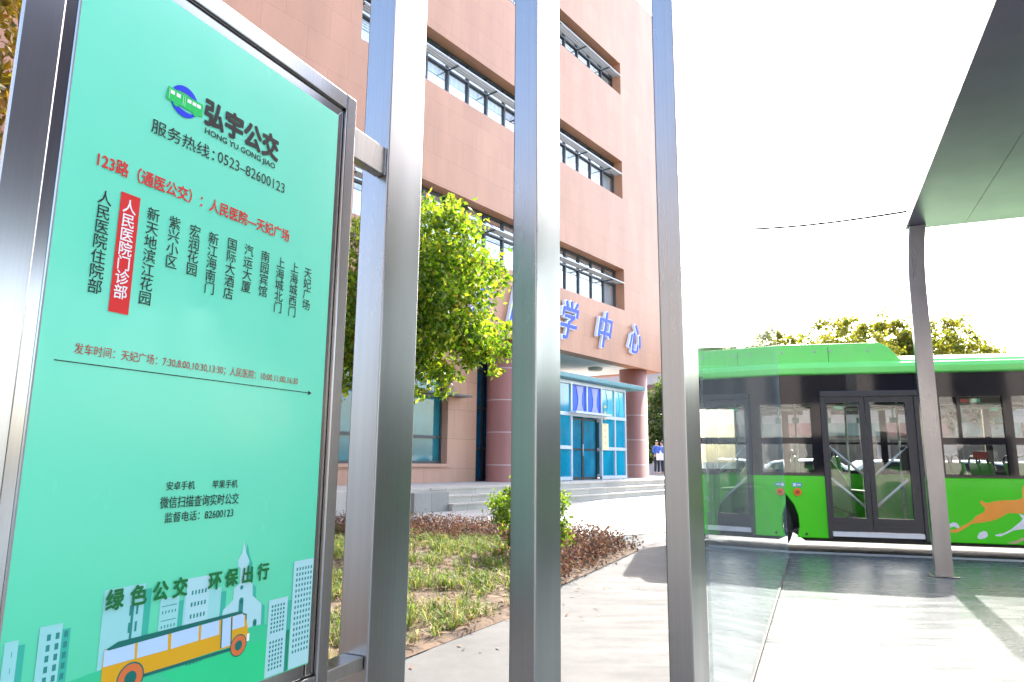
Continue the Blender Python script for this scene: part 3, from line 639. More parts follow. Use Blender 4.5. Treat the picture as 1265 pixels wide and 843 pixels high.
for a, b in (((1.53,1.42),(1.98,1.0)),((1.53,.98),(1.96,.58)),((2.52,1.42),(2.06,1.0)),((2.50,.98),(2.06,.58))):
    mb = MB(); mb.tube([(a[0],.07,a[1]),(b[0],.07,b[1])], .017, 8); zb(mb).build('grab_rail', RAIL, door)
mb = MB(); mb.box(DX0+.03, DX1-.03, -.02, .05, .20, .262); zb(mb).build('door_sill', flat('sill_white', (.72,.72,.74), .5), door)
SEAM = flat('panel_gap', (.012,.07,.006), .7)
for x in (.30, 4.35, 5.75, 6.95):
    mb = MB(); mb.box(x-.003, x+.003, -.0012, .0, SK+.01, SILL-.01); zb(mb).build('panel_gap', SEAM, bs)
for x in (.55, 1.6):
    mb = MB(); mb.box(x-.003, x+.003, .0738, .0752, GUT+.19, 2.84); zb(mb).build('panel_gap', SEAM, bs)
# interior
SX = [3.25, 4.05, 4.85, 5.65, 6.45]
def seat(x, y, top):
    mb = MB(); mb.xz([(x,.72),(x+.42,.70),(x+.42,.75),(x+.05,.78),(x-.03,top),(x-.09,top)], y-.19, y+.19); so_ = zb(mb).build('seat', SEAT, bs, .02)
    mb = MB(); mb.tube([(x-.08,y-.17,top-.02),(x-.08,y-.15,top+.06),(x-.08,y-.08,top+.09),(x-.08,y+.08,top+.09),(x-.08,y+.15,top+.06),(x-.08,y+.17,top-.02)], .014, 6); zb(mb).build('handle', BLACK, so_)
    mb = MB(); mb.box(x+.1, x+.2, y-.05, y+.05, .262, .715); zb(mb).build('pedestal', GREYP, so_)
for x in SX:
    for y in (.3, .72, 1.6, 2.02): seat(x, y, 1.22)
seat(2.0, 1.95, 1.3); seat(1.35, 1.95, 1.3)
mb = MB(); mb.xz([(1.62,.55),(1.98,.42),(1.98,.62),(1.86,.95),(1.66,1.25),(1.60,1.2)], .75, 1.15); zb(mb).build('seat', SEAT, bs, .03)
for x, y in ((1.40,.5),(2.75,.45),(2.75,1.3),(1.3,1.5),(4.4,1.1),(6.0,1.1),(2.05,1.5)):
    mb = MB(); mb.tube([(x,y,.26),(x,y,2.4)], .017, 8); zb(mb).build('pole', POLE, bs)
for y in (.75, 1.6):
    mb = MB(); mb.tube([(1.0,y,2.05),(9.5,y,2.05)], .016, 8); zb(mb).build('ceiling_rail', POLE, bs)
STRAP = flat('strap_teal', (.05,.3,.22), .5)
for i in range(14):
    x = 1.2+i*.45; mb = MB(); mb.box(x-.01, x+.01, .74, .76, 1.86, 2.03); mb.box(x-.045, x+.045, .735, .765, 1.78, 1.865); zb(mb).build('strap_handle', STRAP, bs)
mb = MB(); mb.box(X0+.06, X1-.06, .06, D-.06, 2.40, 2.428); zb(mb).build('ceiling', GREYP, bs)
for q_ in ((2.44, 2.535, .055, .12, 1.10, 1.42), (1.50, 1.58, .3, .4, 1.25, 1.42)):
    mb = MB(); mb.box(*q_); zb(mb).build('card_reader', BLACK, bs, .015)
STKR = flat('sticker_red', (.5,.05,.04), .4)
for q_, m_ in (((1.62,1.73,.034,.038,1.94,1.985),STKG), ((3.21,3.32,.034,.038,2.02,2.07),STKR), ((3.325,3.45,.034,.038,2.02,2.07),STKG), ((3.56,3.66,.036,.04,1.9,1.95),STKG), ((3.60,3.78,.9,.92,1.27,1.37),STKR)):
    mb = MB(); mb.box(*q_); zb(mb).build('window_sticker', m_, bs)
for x in (1.064,):
    mb = MB(); mb.lathe([(.052,-.022),(.056,-.012),(.056,.0)], (x,-.001,.785), 'y', 20); v = zb(mb).build('emergency_valve', ORG, bs)
    mb = MB(); mb.lathe([(.026,-.034),(.028,-.022)], (x,-.001,.785), 'y', 16); mb.box(x-.03, x+.03, -.045, -.034, .778, .792); zb(mb).build('knob', flat('valve_red', (.5,.06,.02), .4), v)
    mb = MB(); mb.box(x-.065, x+.065, -.003, -.0005, .855, .915); mb.box(x-.05, x-.01, -.0045, -.003, .865, .905, 1); mb.box(x+.005, x+.05, -.0045, -.003, .875, .895, 1); zb(mb).build('valve_label', [STK, WHITE], bs)
for x in (.75, 1.15):
    mb = MB(); mb.xz([(x-.02,.2),(x+.02,.2),(x+.012,.235),(x,.24)], -.004, -.0005); zb(mb).build('jacking_mark', BLACK, bs)
for xc in WX:
    for yc, sgn in ((.05,1),(D-.05,-1)):
        mb = MB(); y_ = lambda d: yc+sgn*d
        mb.lathe([(.30,y_(.02)),(.44,y_(.0)),(.475,y_(.03)),(.48,y_(.1)),(.48,y_(.2)),(.46,y_(.28)),(.3,y_(.29))], (xc,0,.33), 'y', 40); wh = zb(mb).build('wheel', RUB, bs, fix=True)
        mb = MB(); mb.lathe([(.05,y_(.03)),(.1,y_(.03)),(.14,y_(.1)),(.27,y_(.09)),(.30,y_(.015)),(.31,y_(.04))], (xc,0,.33), 'y', 32); zb(mb).build('rim', RIM, wh, fix=True)
# livery: leaping orange animal and pale brush marks, measured on the panel
def bl(px_, py_): x, z = BUS.loc(px_, py_); return (x, z)
s_ = 115/881
def lp(*pts): return [bl(1150+x*s_, 580+y*s_) for x, y in pts]
mb = MB()
mb.sheet(lp((172,568),(200,575),(250,562),(320,528),(385,490),(430,440),(490,412),(512,385),(508,362),(472,330),(466,305),(480,290),(500,310),(535,320),(620,300),(700,292),(800,292),(850,280),(870,265),(862,215),(868,165),(890,130),(940,120),(1010,150),(1060,205),(1120,225),(1125,260),(1060,275),(1010,300),(985,360),(1010,430),(1100,470),(1180,450),(1190,475),(1100,520),(1000,500),(920,450),(880,418),(830,418),(780,415),(730,415),(690,440),(620,475),(560,492),(500,502),(440,508),(390,515),(330,555),(270,590),(225,602),(185,595)), -.0015, 0)
mb.sheet(lp((175,520),(205,502),(240,505),(262,528),(270,548),(255,560),(240,550),(215,540),(180,552)), -.0018, 1)
mb.sheet(lp((440,635),(460,600),(500,583),(530,592),(540,630),(515,650),(470,662),(445,655)), -.0015, 1)
mb.sheet(lp((604,622),(640,612),(690,605),(760,568),(800,535),(850,495),(868,465),(830,420),(900,440),(960,480),(1000,560),(960,575),(880,565),(780,578),(720,608),(660,634),(620,632)), -.0012, 1)
mb.sheet(lp((718,698),(760,685),(800,678),(860,650),(960,615),(980,640),(880,670),(820,702),(780,705)), -.0015, 2)
zb(mb).build('livery_graphic', [flat('livery_orange', (.85,.30,.01), .3, coat=.5), flat('livery_white', (.75,.74,.82), .3, coat=.5), flat('livery_tan', (.48,.36,.2), .3, coat=.5)], bs)

# parked cars across the road, seen through the bus
def car(x, y, rz, col, label):
    t = thing('parked_car', label, 'car', (x, y, -.15), rz, 'cars parked across the road')
    mb = MB(); P = [(-2.2,.32),(2.2,.3),(2.25,.55),(2.15,.75),(1.1,.9),(.55,1.36),(-.15,1.46),(-.95,1.42),(-1.6,1.02),(-2.15,.95),(-2.25,.6)]
    mb.xz(P, -.86, .86); mb.build('body', flat('car_paint', col, .25, coat=.6), t, .09)
    mb = MB(); 
    for y_ in (-.875, .862): mb.xz([(.85,.97),(.45,1.3),(-.15,1.38),(-.9,1.35),(-1.3,1.03)], y_, y_+.013)
    mb.build('window', FRIT, t)
    for xx in (-1.35, 1.4):
        for y_ in (-.88, .68):
            mb = MB(); mb.lathe([(.2,y_),(.31,y_+.01),(.32,y_+.1),(.31,y_+.2)], (xx,0,.32), 'y', 20); wh = mb.build('wheel', RUB, t)
            mb = MB(); mb.lathe([(.05,y_-.006),(.2,y_-.004),(.21,y_+.01)], (xx,0,.32), 'y', 16); mb.build('rim', RIM, wh)
    mb = MB(); mb.box(2.18, 2.25, -.75, -.45, .6, .72); mb.box(2.18, 2.25, .45, .75, .6, .72); mb.build('headlight', WHITE, t)
for px_, Y, col, lab in ((1205,21,(.7,.72,.74),'white parked car seen through the bus window right of the shelter post'), (1105,22,(.62,.64,.66),'silver parked car seen through the right leaf of the bus door'),
                         (1010,23,(.7,.7,.7),'white parked car seen through the bus windows left of the door'), (1290,21.5,(.06,.08,.12),'dark parked car behind the bus at the right edge')):
    c = at_depth(px_, 575, Y); car(c.x, c.y, R(-14), col, lab)

t = thing('roadside_shops', 'low brownish shop row seen through the bus windows', 'building', (30, 36, -.15), R(-14))
mb = MB(); mb.box(-17, 24, 0, 8, 0, 6.0); mb.build('wall', pbr('shop_render', (.44,.40,.36), .8, var=.15, scale=.5), t)
for i in range(12):
    mb = MB(); mb.box(-16+i*3.3, -13.4+i*3.3, -.05, .1, .1, 2.6); mb.build('shop_window', pbr('shop_glass', (.03,.045,.05), .1, spec=.7), t)
    mb = MB(); mb.box(-16.2+i*3.3, -13.2+i*3.3, -.5, -.02, 2.8, 3.5); mb.build('signboard', flat('shop_sign_%d' % i, random.choice([(.3,.12,.1),(.2,.27,.22),(.3,.3,.32),(.36,.33,.3)]), .5), t)
    mb = MB(); mb.box(-15.6+i*3.3, -13.8+i*3.3, -.03, .1, 4.0, 5.3); mb.build('window', FRIT, t)
t = thing('opposite_block', 'reddish brown block mirrored in the bus windows and posts', 'building', (4, -24, 0), R(180-12))
mb = MB(); mb.box(-40, 40, 0, 10, 0, 15); mb.build('wall', pbr('brown_render', (.40,.36,.33), .8, var=.15, scale=.4), t)
for i in range(20):
    for z in (.6, 4.6, 8.2, 11.6):
        mb = MB(); mb.box(-38+i*3.9, -35.4+i*3.9, -.04, .1, z, z+2.1); mb.build('window', FRIT, t)

for (x, y, h, lab) in ((22.5,16.0,17,'unseen dark tree added to darken the reflection in the middle steel post'), (23,11.5,15,'unseen dark tree added to darken the reflection in the post beside the sign')):
    b = V3((x,y,-.15))  # out-of-view trees, added to block bright sky from the posts' reflections
    tree('added_reflection_tree', lab, b, b+V3((0,0,h*.4)), [(b+V3((0,0,h*.78)),3.2,3.2,3.2), (b+V3((-1.6,.5,h*.55)),2.6,2.6,2.8), (b+V3((1.6,-.5,h*.55)),2.8,2.8,2.8), (b+V3((0,0,h*.38)),2.9,2.9,2.2)], 5200, .62, LEAFD, .3)

# =================================================================== PEOPLE beyond the column
def skin(name, chains, mat, parent, sub=1):
    me = bpy.data.meshes.new(name); V = []; E_ = []; RR = []; key = {}
    for ch in chains:
        prev = None
        for p, r in ch:
            k = tuple(round(c, 3) for c in p)
            if k not in key: key[k] = len(V); V.append(p); RR.append(r)
            if prev is not None: E_.append((prev, key[k]))
            prev = key[k]
    me.from_pydata(V, E_, []); o = bpy.data.objects.new(name, me); COL.objects.link(o)
    md = o.modifiers.new('skin', 'SKIN'); md.use_smooth_shade = True
    for i, r in enumerate(RR):
        sv = me.skin_vertices[0].data[i]; sv.radius = (r if isinstance(r, tuple) else (r, r)); sv.use_root = (i == 0)
    s2 = o.modifiers.new('sub', 'SUBSURF'); s2.levels = sub; s2.render_levels = sub
    bpy.context.view_layer.update()
    m2 = bpy.data.meshes.new_from_object(o.evaluated_get(bpy.context.evaluated_depsgraph_get())); m2.name = name
    bpy.data.objects.remove(o); o = bpy.data.objects.new(name, m2); COL.objects.link(o); o.parent = parent
    m2.materials.clear(); m2.materials.append(mat)
    for p in m2.polygons: p.use_smooth = True
    return o
SKIN = flat('skin_tone', (.45,.27,.19), .55); HAIR = flat('black_hair', (.012,.011,.011), .6); TROU = flat('navy_trousers', (.02,.025,.045), .8); JACK = flat('blue_jacket', (.05,.12,.45), .75); JACK2 = flat('pale_blue_jacket', (.14,.24,.55), .75)
def person(loc, rz, label, jk, k=1.0, carry=None):
    t = thing('person', label, 'person', loc, rz, None)
    hip = (0,0,.93); 
    body = [[(hip,.11),((0,0,1.1),(.13,.1)),((0,0,1.3),(.15,.11)),((0,.0,1.42),(.1,.08)),((0,.02,1.5),.05),((0,.03,1.58),.085),((0,.03,1.68),.085)]]
    arms = []
    for s in (-1,1):
        body.append([(hip,.11),((s*.09,0,.86),.085),((s*.1,.01,.5),.055),((s*.1,-.02,.1),.042),((s*.1,.10,.04),.035)])
        ar = [((0,0,1.42),(.1,.08)),((s*.17,0,1.4),.055),((s*.22,.02,1.13),.042),((s*.14,.22,1.06),.034),((s*.1,.29,1.07),.028)]
        body.append(ar); arms.append(ar)
    skin('body', body, SKIN, t)
    skin('jacket', [[((0,0,.88),(.16,.125)),((0,0,1.1),(.155,.12)),((0,0,1.3),(.175,.13)),((0,0,1.43),(.11,.09))]]+[[((0,0,1.43),(.11,.09)),((s*.17,0,1.4),.07),((s*.22,.02,1.13),.056),((s*.14,.22,1.06),.046)] for s in (-1,1)], jk, t)
    skin('trousers', [[((0,0,.95),(.13,.11)),((s*.09,0,.86),.1),((s*.1,.01,.5),.075),((s*.1,-.02,.1),.065)] for s in (-1,1)], TROU, t)
    skin('hair', [[((0,-.01,1.6),.09),((0,.0,1.70),.088),((0,.04,1.74),.06)]], HAIR, t)
    t.scale = (k,k,k); return t
pp = at_depth(811.5,570,36.5)
person((pp.x,pp.y,.5), R(200), 'person in a blue jacket standing nearest the corner column', JACK)
pq = at_depth(818.5,570,37.3)
person((pq.x,pq.y,.5), R(60), 'person in a pale blue jacket half hidden by the right steel post', JACK2)
bag = MB(); bag.box(-.2,.2,-.08,.08,0,.34); bag.box(-.012,.012,-.03,.03,.34,.5)
b_ = tag(bag.build('shopping_bag', flat('white_bag', (.75,.74,.7), .6), None, .05), 'white bag held in front of the person nearest the column', 'bag'); b_.location = (pp.x+.12, pp.y-.32, 1.22); b_.rotation_euler = (0,0,R(20))

# =================================================================== SHELTER FOREGROUND
SG = Frame((-.547, 2.0), 25.3)
sg = thing('bus_stop_sign', 'large mint green bus stop sign in a stainless steel frame', 'sign', SG.o, SG.rz)
PB, PT = .646, 2.254
mb = MB()
mb.box(-.906,-.829,-.0,.008,0,2.345); mb.box(-.76,-.70,.0615,.10,0,2.2); mb.box(.037,.084,-.0,.10,0,2.345); mb.box(-.8288,.0368,.001,.03,2.293,2.3445); mb.box(-.8288,.0368,.001,.03,.40,.606)
mb.build('frame', STEEL2, sg, .004)
mb = MB()
mb.xz([(-.828,.608),(-.802,PB),(-.802,PT),(-.828,2.291)], .008, .032); mb.xz([(.035,.608),(.035,2.291),(.0,PT),(.0,PB)], .012, .05)
mb.xz([(-.827,2.292),(-.801,PT+.001),(-.001,PT+.001),(.034,2.292)], .0125, .032); mb.xz([(-.827,.607),(.034,.607),(-.001,PB-.001),(-.801,PB-.001)], .0125, .032)
mb.box(-.001,.02,.008,.0118,PB-.035,PB-.003)
mb.build('frame_lip', LIP, sg, .003)
mb = MB(); mb.box(-.77,.035,.036,.06,.61,2.29); mb.build('back_panel', flat('back_sheet', (.3,.31,.3), .5), sg)
BRK = (steel('bracket_steel', (.45,.44,.43), .3, .1, .2, .2))
mb = MB(); mb.box(.0842,.262,.012,.05,2.16,2.262); mb.build('bracket', BRK, sg, .003)
mb = MB(); mb.box(.0842,.262,.012,.09,.56,.60); mb.build('bracket', BRK, sg, .003)
mb = MB()
for k in range(14): 
    z = 2.164+k*.0072; mb.lathe([(.001,-.004),(.0045,-.002),(.0052,.0),(.0045,.002),(.001,.004)], (.262+random.uniform(-.001,.001), .0105+random.uniform(-.001,.001), z), n=8)
mb.build('weld_bead', LIP, sg)
# printed acrylic panel
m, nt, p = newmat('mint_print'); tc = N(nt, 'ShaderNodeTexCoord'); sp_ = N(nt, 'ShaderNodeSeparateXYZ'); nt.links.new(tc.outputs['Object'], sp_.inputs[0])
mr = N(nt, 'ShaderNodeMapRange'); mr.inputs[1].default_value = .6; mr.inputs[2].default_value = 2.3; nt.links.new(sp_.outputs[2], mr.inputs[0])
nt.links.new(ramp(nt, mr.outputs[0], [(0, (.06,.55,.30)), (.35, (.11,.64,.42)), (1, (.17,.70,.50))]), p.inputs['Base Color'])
p.inputs['Roughness'].default_value = .4; p.inputs['Specular IOR Level'].default_value = .3; p.inputs['Coat Weight'].default_value = .45
cr_ = N(nt, 'ShaderNodeMapRange'); cr_.inputs[1].default_value = .35; cr_.inputs[2].default_value = .7; cr_.inputs[3].default_value = .05; cr_.inputs[4].default_value = .3
nt.links.new(noise_tex(nt, coords(nt, (1,1,.6)), 7, 7, .7), cr_.inputs[0]); nt.links.new(cr_.outputs[0], p.inputs['Coat Roughness'])
MINT = m
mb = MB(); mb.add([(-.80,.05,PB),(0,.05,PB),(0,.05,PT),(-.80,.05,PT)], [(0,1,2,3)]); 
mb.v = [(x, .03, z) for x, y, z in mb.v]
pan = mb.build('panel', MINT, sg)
def ink(name, col): 
    m = flat(name, col, .45, var=.0, coat=.0, spec=.25); return m
INK = ink('black_ink', (.012,.012,.014)); REDI = ink('red_ink', (.62,.02,.02)); CRIM = ink('crimson_ink', (.42,.02,.02)); WI = ink('white_ink', (.8,.8,.8)); DGR = ink('dark_green_ink', (.004,.14,.03))
LBL = ink('logo_blue', (.0,.03,.62)); LGR = ink('logo_green', (.0,.50,.10))
YF = .0285
def S(px_, py_): return SG.loc(px_, py_, .03)
_shift = S(396,570)[0]-0.0                      # pixel survey used the y=0 plane; shift to the panel plane
def S(px_, py_):
    x, z = SG.loc(px_, py_, 0.0); return (x, z)
# (panel hangs 3 cm behind the survey plane; scale about nothing, plane set below)
mb = MB(); put_text(mb, '弘宇公交', -.484, -.241, 2.0, 2.067, YF, 0, .045); put_text(mb, 'HONG YU GONG JIAO', -.480, -.248, 1.971, 1.9905, YF, 0, .016); mb.build('company_name', INK, pan)
mb = MB(); put_text(mb, '服务热线：', -.620, -.447, 1.915, 1.949, YF, 0, .004); put_text(mb, '0523–82600123', -.436, -.207, 1.920, 1.948, YF, 0, .0); mb.build('hotline_lettering', INK, pan)
mb = MB(); put_text(mb, '123路（通医公交）：人民医院—天妃广场', -.731, -.178, 1.788, 1.822, YF, 0, .02); mb.build('route_title', REDI, pan)
mb = MB(); mb.sheet([(-.673,1.494),(-.628,1.494),(-.628,1.755),(-.673,1.755)], YF+.0002); mb.build('highlight_bar', REDI, pan)
mb = MB(); cols_ = [('人民医院住院部',-.7065,1.744,1.523),('新天地滨江花园',-.5935,1.745,1.523),('紫兴小区',-.538,1.743,1.620),('宏润花园',-.482,1.741,1.617),('新江海南门',-.428,1.739,1.584),('国际大酒店',-.3705,1.742,1.584),('汽运大厦',-.3155,1.742,1.613),('南园宾馆',-.2585,1.741,1.615),('上海城北门',-.202,1.739,1.583),('上海城西门',-.148,1.739,1.582),('天妃广场',-.094,1.737,1.613)]
def column(mb, s, x, zt_, zb_, bold):
    h = (zt_-zb_)/len(s)
    for i, ch in enumerate(s): put_char(mb, ch, x, zt_-h*(i+.5), .0325, YF, 0, bold)
for s, x, a, b in cols_:
    mb = MB(); column(mb, s, x, a, b, .004); mb.build('stop_name', INK, pan)
mb = MB(); column(mb, '人民医院门诊部', -.651, 1.743, 1.524, .012); mb.build('current_stop_name', WI, pan)
mb = MB(); put_text(mb, '发车时间：天妃广场：7:30,8:00,10:30,13:30；人民医院：10:00,11:00,16:30', -.733, -.108, 1.395, 1.419, YF, 0, .0); mb.build('timetable', CRIM, pan)
mb = MB(); mb.sheet([(-.769,1.3785),(-.062,1.3785),(-.062,1.3805),(-.769,1.3805)], YF); mb.sheet([(-.064,1.373),(-.050,1.3795),(-.064,1.386)], YF); mb.build('arrow', INK, pan)
mb = MB(); put_text(mb, '安卓手机', -.496, -.421, 1.125, 1.144, YF, 0, .008); put_text(mb, '苹果手机', -.371, -.295, 1.125, 1.144, YF, 0, .008)
put_text(mb, '微信扫描查询实时公交', -.508, -.288, 1.086, 1.112, YF, 0, .006); put_text(mb, '监督电话：82600123', -.493, -.302, 1.055, 1.077, YF, 0, .004); mb.build('contact_lettering', INK, pan)
for wd, xs_q in (('绿色公交', (-.5925,-.5395,-.4875,-.4375)), ('环保出行', (-.342,-.2925,-.242,-.1905))):
    mb = MB()
    for ch, x in zip(wd, xs_q): put_char(mb, ch, x, .9125, .043, YF-.0016, 0, .034, .92)
    mb.build('slogan', DGR, pan)
# logo: blue ring cut by a green bus
mb = MB(); cx, cz, r = -.5435, 2.0255, .038; n = 40
def arc_band(a0, a1):
    P = []; Q = []
    for i in range(n+1):
        a = a0+(a1-a0)*i/n; tt = math.sin(math.pi*i/n)*.75; P.append((cx+r*math.cos(a), cz+r*math.sin(a))); ri = r-(.003+.018*tt); Q.append((cx+ri*math.cos(a), cz+ri*math.sin(a)))
    for i in range(n): mb.sheet([P[i],P[i+1],Q[i+1],Q[i]], YF)
arc_band(R(5), R(165)); arc_band(R(188), R(330))
mb.sheet([(-.592,2.010),(-.492,2.010),(-.492,2.043),(-.589,2.043)], YF-.0003, 1)
for x in (-.577,-.561,-.531,-.517,-.504): mb.sheet([(x-.0055,2.028),(x+.0055,2.028),(x+.0055,2.037),(x-.0055,2.037)], YF-.0006, 2)
for x in (-.5848,-.5475,-.5425): mb.sheet([(x-.001,2.014),(x+.001,2.014),(x+.001,2.04),(x-.001,2.04)], YF-.0006, 3)
for x in (-.566,-.512): mb.sheet([(x+.0075*math.cos(k*.4488),2.0105+.0075*math.sin(k*.4488)) for k in range(14)], YF-.0005, 1)
mb.build('logo', [LBL, LGR, WI, ink('pale_green_ink', (.25,.7,.4))], pan)
# city illustration along the bottom
LT = ink('pale_teal_ink', (.27,.60,.60)); LT2 = ink('paler_teal_ink', (.36,.62,.66)); SHD = ink('teal_shadow_ink', (.035,.40,.30)); WDK = ink('window_teal_ink', (.02,.22,.20)); GRS = ink('grass_ink', (.02,.55,.22)); GRS2 = ink('meadow_ink', (.035,.50,.25))
YEL = ink('yellow_ink', (.62,.34,.01)); SKYI = ink('sky_ink', (.40,.58,.78)); TDK = ink('dark_teal_ink', (.004,.13,.11)); OR = ink('wheel_orange_ink', (.60,.15,.04))
def clip(P):                       # keep the drawing inside the panel
    for ax, lim, sg_ in ((0,-.798,1),(0,-.002,-1),(1,PB+.003,1)):
        Q = []
        for i in range(len(P)):
            a, b = P[i-1], P[i]; da_, db_ = (a[ax]-lim)*sg_, (b[ax]-lim)*sg_
            if (da_ < 0) != (db_ < 0):
                t_ = da_/(da_-db_); Q.append((a[0]+(b[0]-a[0])*t_, a[1]+(b[1]-a[1])*t_))
            if db_ >= 0: Q.append(b)
        P = Q
        if len(P) < 3: return None
    return P
mb = MB()
def art(pts, lvl, m, off=(0,0)):
    P = clip([(S(*q)[0]+off[0], S(*q)[1]+off[1]) for q in pts])
    if P: mb.sheet(P, YF+.0012-lvl*.00012, m)
def artl(P, lvl, m):
    P = clip(P)
    if P: mb.sheet(P, YF+.0012-lvl*.00012, m)
def rect(x0, x1, z0, z1, lvl, m): artl([(x0,z0),(x1,z0),(x1,z1),(x0,z1)], lvl, m)
def bldg(x0, x1, z1, m=0, z0=.64):
    rect(x0+.012, x1+.016, z0, z1-.012, 1, 2); rect(x0, x1, z0, z1, 2, m)
def grid(x0, x1, z0, z1, nx_, nz_, fx=.5, fz=.5, lvl=3, m=3):
    dx, dz = (x1-x0)/nx_, (z1-z0)/nz_
    for i in range(nx_):
        for j in range(nz_): rect(x0+dx*(i+.5-fx/2), x0+dx*(i+.5+fx/2), z0+dz*(j+.5-fz/2), z0+dz*(j+.5+fz/2), lvl, m)
zS = lambda x, y: S(x, y)[1]; xS = lambda x, y: S(x, y)[0]
bldg(-.615, xS(178,750), zS(150,726)); rect(-.552,-.546,.66,.90,3,3); 
for k in range(7): rect(-.556,-.551,.67+k*.034,.69+k*.034,4,3); rect(-.541,-.536,.67+k*.034,.69+k*.034,4,3)
bldg(xS(198,750), xS(221,750), zS(210,738)); xa, xb, zt_ = xS(198,750), xS(221,750), zS(210,738)
for k in range(5): rect(xa+.005, xb-.005, zt_-.018-k*.03, zt_-.0165-k*.03, 4, 3)
grid(xa+.004, xb-.004, zt_-.165, zt_-.015, 5, 5, .35, .2)
xa, xb, zt_ = xS(231,730), xS(259,730), zS(245,713); bldg(xS(228,740), xS(273,740), zS(265,727)); rect(xa, xb, .64, zt_, 3, 1); grid(xa+.012, xb-.006, zt_-.20, zt_-.02, 5, 7, .5, .35, 4)
ch = [(302,668),(299.5,683),(294.5,692),(294.5,700),(297.5,702),(296.5,721),(289.5,727),(288.5,741),(276,754),(272,775),(300,790),(322,780),(323.5,746),(312.5,736),(312.5,722),(306.5,717),(306.5,701),(308.5,693),(304.5,683)]
art(ch, 1, 2, (.012,-.008)); art(ch, 2, 1)
def disc(c, r_, lvl, m, k=1.0): artl([(c[0]+r_*math.cos(i*.3142), c[1]+r_*k*math.sin(i*.3142)) for i in range(20)], lvl, m)
c_ = S(299,726); disc(c_, .005, 3, 3); xq, zq = S(298.5,742); rect(xq-.007, xq+.007, zq-.06, zq, 3, 3); disc((xq,zq), .007, 3, 3); xq, zq = S(315,768); rect(xq-.006, xq+.006, zq-.03, zq, 3, 3); disc((xq,zq), .006, 3, 3)
art([(60,852),(130,826),(230,798),(320,772),(352,770),(388,748),(386,830),(300,870),(60,870)], 4, 5); art([(200,833),(300,800),(388,766),(386,840),(260,870)], 5, 4)
for (a, b, zz, gx) in (((331,770),(354,770),zS(342,740),5), ((361,740),(386,740),zS(374,692),6)):
    x0, x1 = xS(*a), xS(*b); rect(x0+.01, x1+.014, .64, zz-.012, 5, 2); rect(x0, x1, .64, zz, 6, 1); 
    if gx == 5: grid(x0+.008, x1-.008, zz-.085, zz-.012, 5, 7, .55, .6, 7); grid(x0+.008, x1-.008, zz-.175, zz-.1, 5, 7, .55, .6, 7)
    else: grid(x0+.008, x1-.006, zz-.24, zz-.015, 6, 16, .5, .55, 7)
x0, x1, zz = xS(47,800), xS(75,800), zS(62,773); rect(x0+.01, x1+.016, .64, zz-.012, 5, 2); rect(x0, x1, .64, zz, 6, 0); 
for k in range(3): grid(x0+.013+k*.016, x0+.023+k*.016, .65, zz-.012, 1, 12, .7, .6, 7)
x0, x1, zz = xS(3,820), xS(20,820), zS(13,793); rect(x0+.01, x1+.012, .64, zz-.01, 5, 2); rect(x0, x1, .64, zz, 6, 0); grid(x0+.012, x1-.008, .65, zz-.01, 1, 8, .3, .35, 7)
# painted yellow bus
art([(129,803),(300,758),(304,760),(306,776),(308,791),(290,798),(272,803),(160,839),(124,852),(126,826)], 8, 7)
for P in (((129,804),(167,793),(166,814),(127,825)), ((170.5,792),(208,782),(207,803),(169,813.5)), ((212,781),(246,772),(245,791.5),(211,802)), ((249,771),(271,765),(270.5,784),(248,791)), ((275,765),(285.5,762),(284.5,797.5),(273,801)), ((288,761.5),(302,758),(302,774),(287,778.5))): art(P, 9, 8)
for P in (((131,803),(146,793),(297,755),(301,757),(290,761),(134,804)), ((166,836),(286,800),(286,804),(166,840)), ((285.6,763),(287,762.6),(286,797),(284.6,797.6)), ((273.5,766),(275,765.6),(273.5,801),(272,801.4)), ((300,757.5),(305,758.5),(304.6,766),(303.4,766),(303.8,760),(300,759.4))): art(P, 10, 9)
for px_, py_, r_ in ((161,838,.028), (294.5,797.5,.023)):
    c_ = S(px_, py_); disc(c_, r_*1.12, 10, 9); disc(c_, r_, 11, 10); disc(c_, r_*.5, 12, 9)
rect(xS(305,785), xS(308,785), zS(306,792), zS(306,783), 11, 11)
mb.build('city_illustration', [LT, LT2, SHD, WDK, GRS, GRS2, LT, YEL, SKYI, TDK, OR, WI], pan)
# the survey was made on the plane y = 0, so the print face sits there: move the panel and what is printed on it forward
for o in [pan]: o.location = (0, -.0285+.0, 0)

# three steel fins
def post(px_, Y, S_, L_, label, o=None):
    p = o if o is not None else at_depth(px_, 570, Y)
    t = thing('steel_post', label, 'post', (p.x, p.y, 0), SG.rz, 'rectangular stainless steel posts of the shelter')
    mb = MB(); mb.box(0, L_, 0, S_, .012, 3.75); mb.build('shaft', STEEL, t, .005)
    mb = MB(); mb.box(-.05, L_+.05, -.05, S_+.05, 0.001, .011); mb.build('base_plate', STEEL2, t)
    mb = MB()
    for x in (-.025, L_+.025):
        for y in (-.025, S_+.025): mb.lathe([(.012,.011),(.012,.024)], (x,y,0), n=6)
    mb.build('bolt', LIP, t)
    mb = MB(); mb.box(-.001, L_+.001, -.001, S_+.001, 3.752, 3.765); mb.build('cap', STEEL2, t)
post(465, 2.28, .112, .213, 'wide steel post welded to the right edge of the green sign', SG.w(.262+.004, .0))
post(662, 2.33, .094, .230, 'middle steel post standing alone before the hospital entrance')
post(849, 2.42, .083, .285, 'right steel post carrying the glass screen beside the bus')
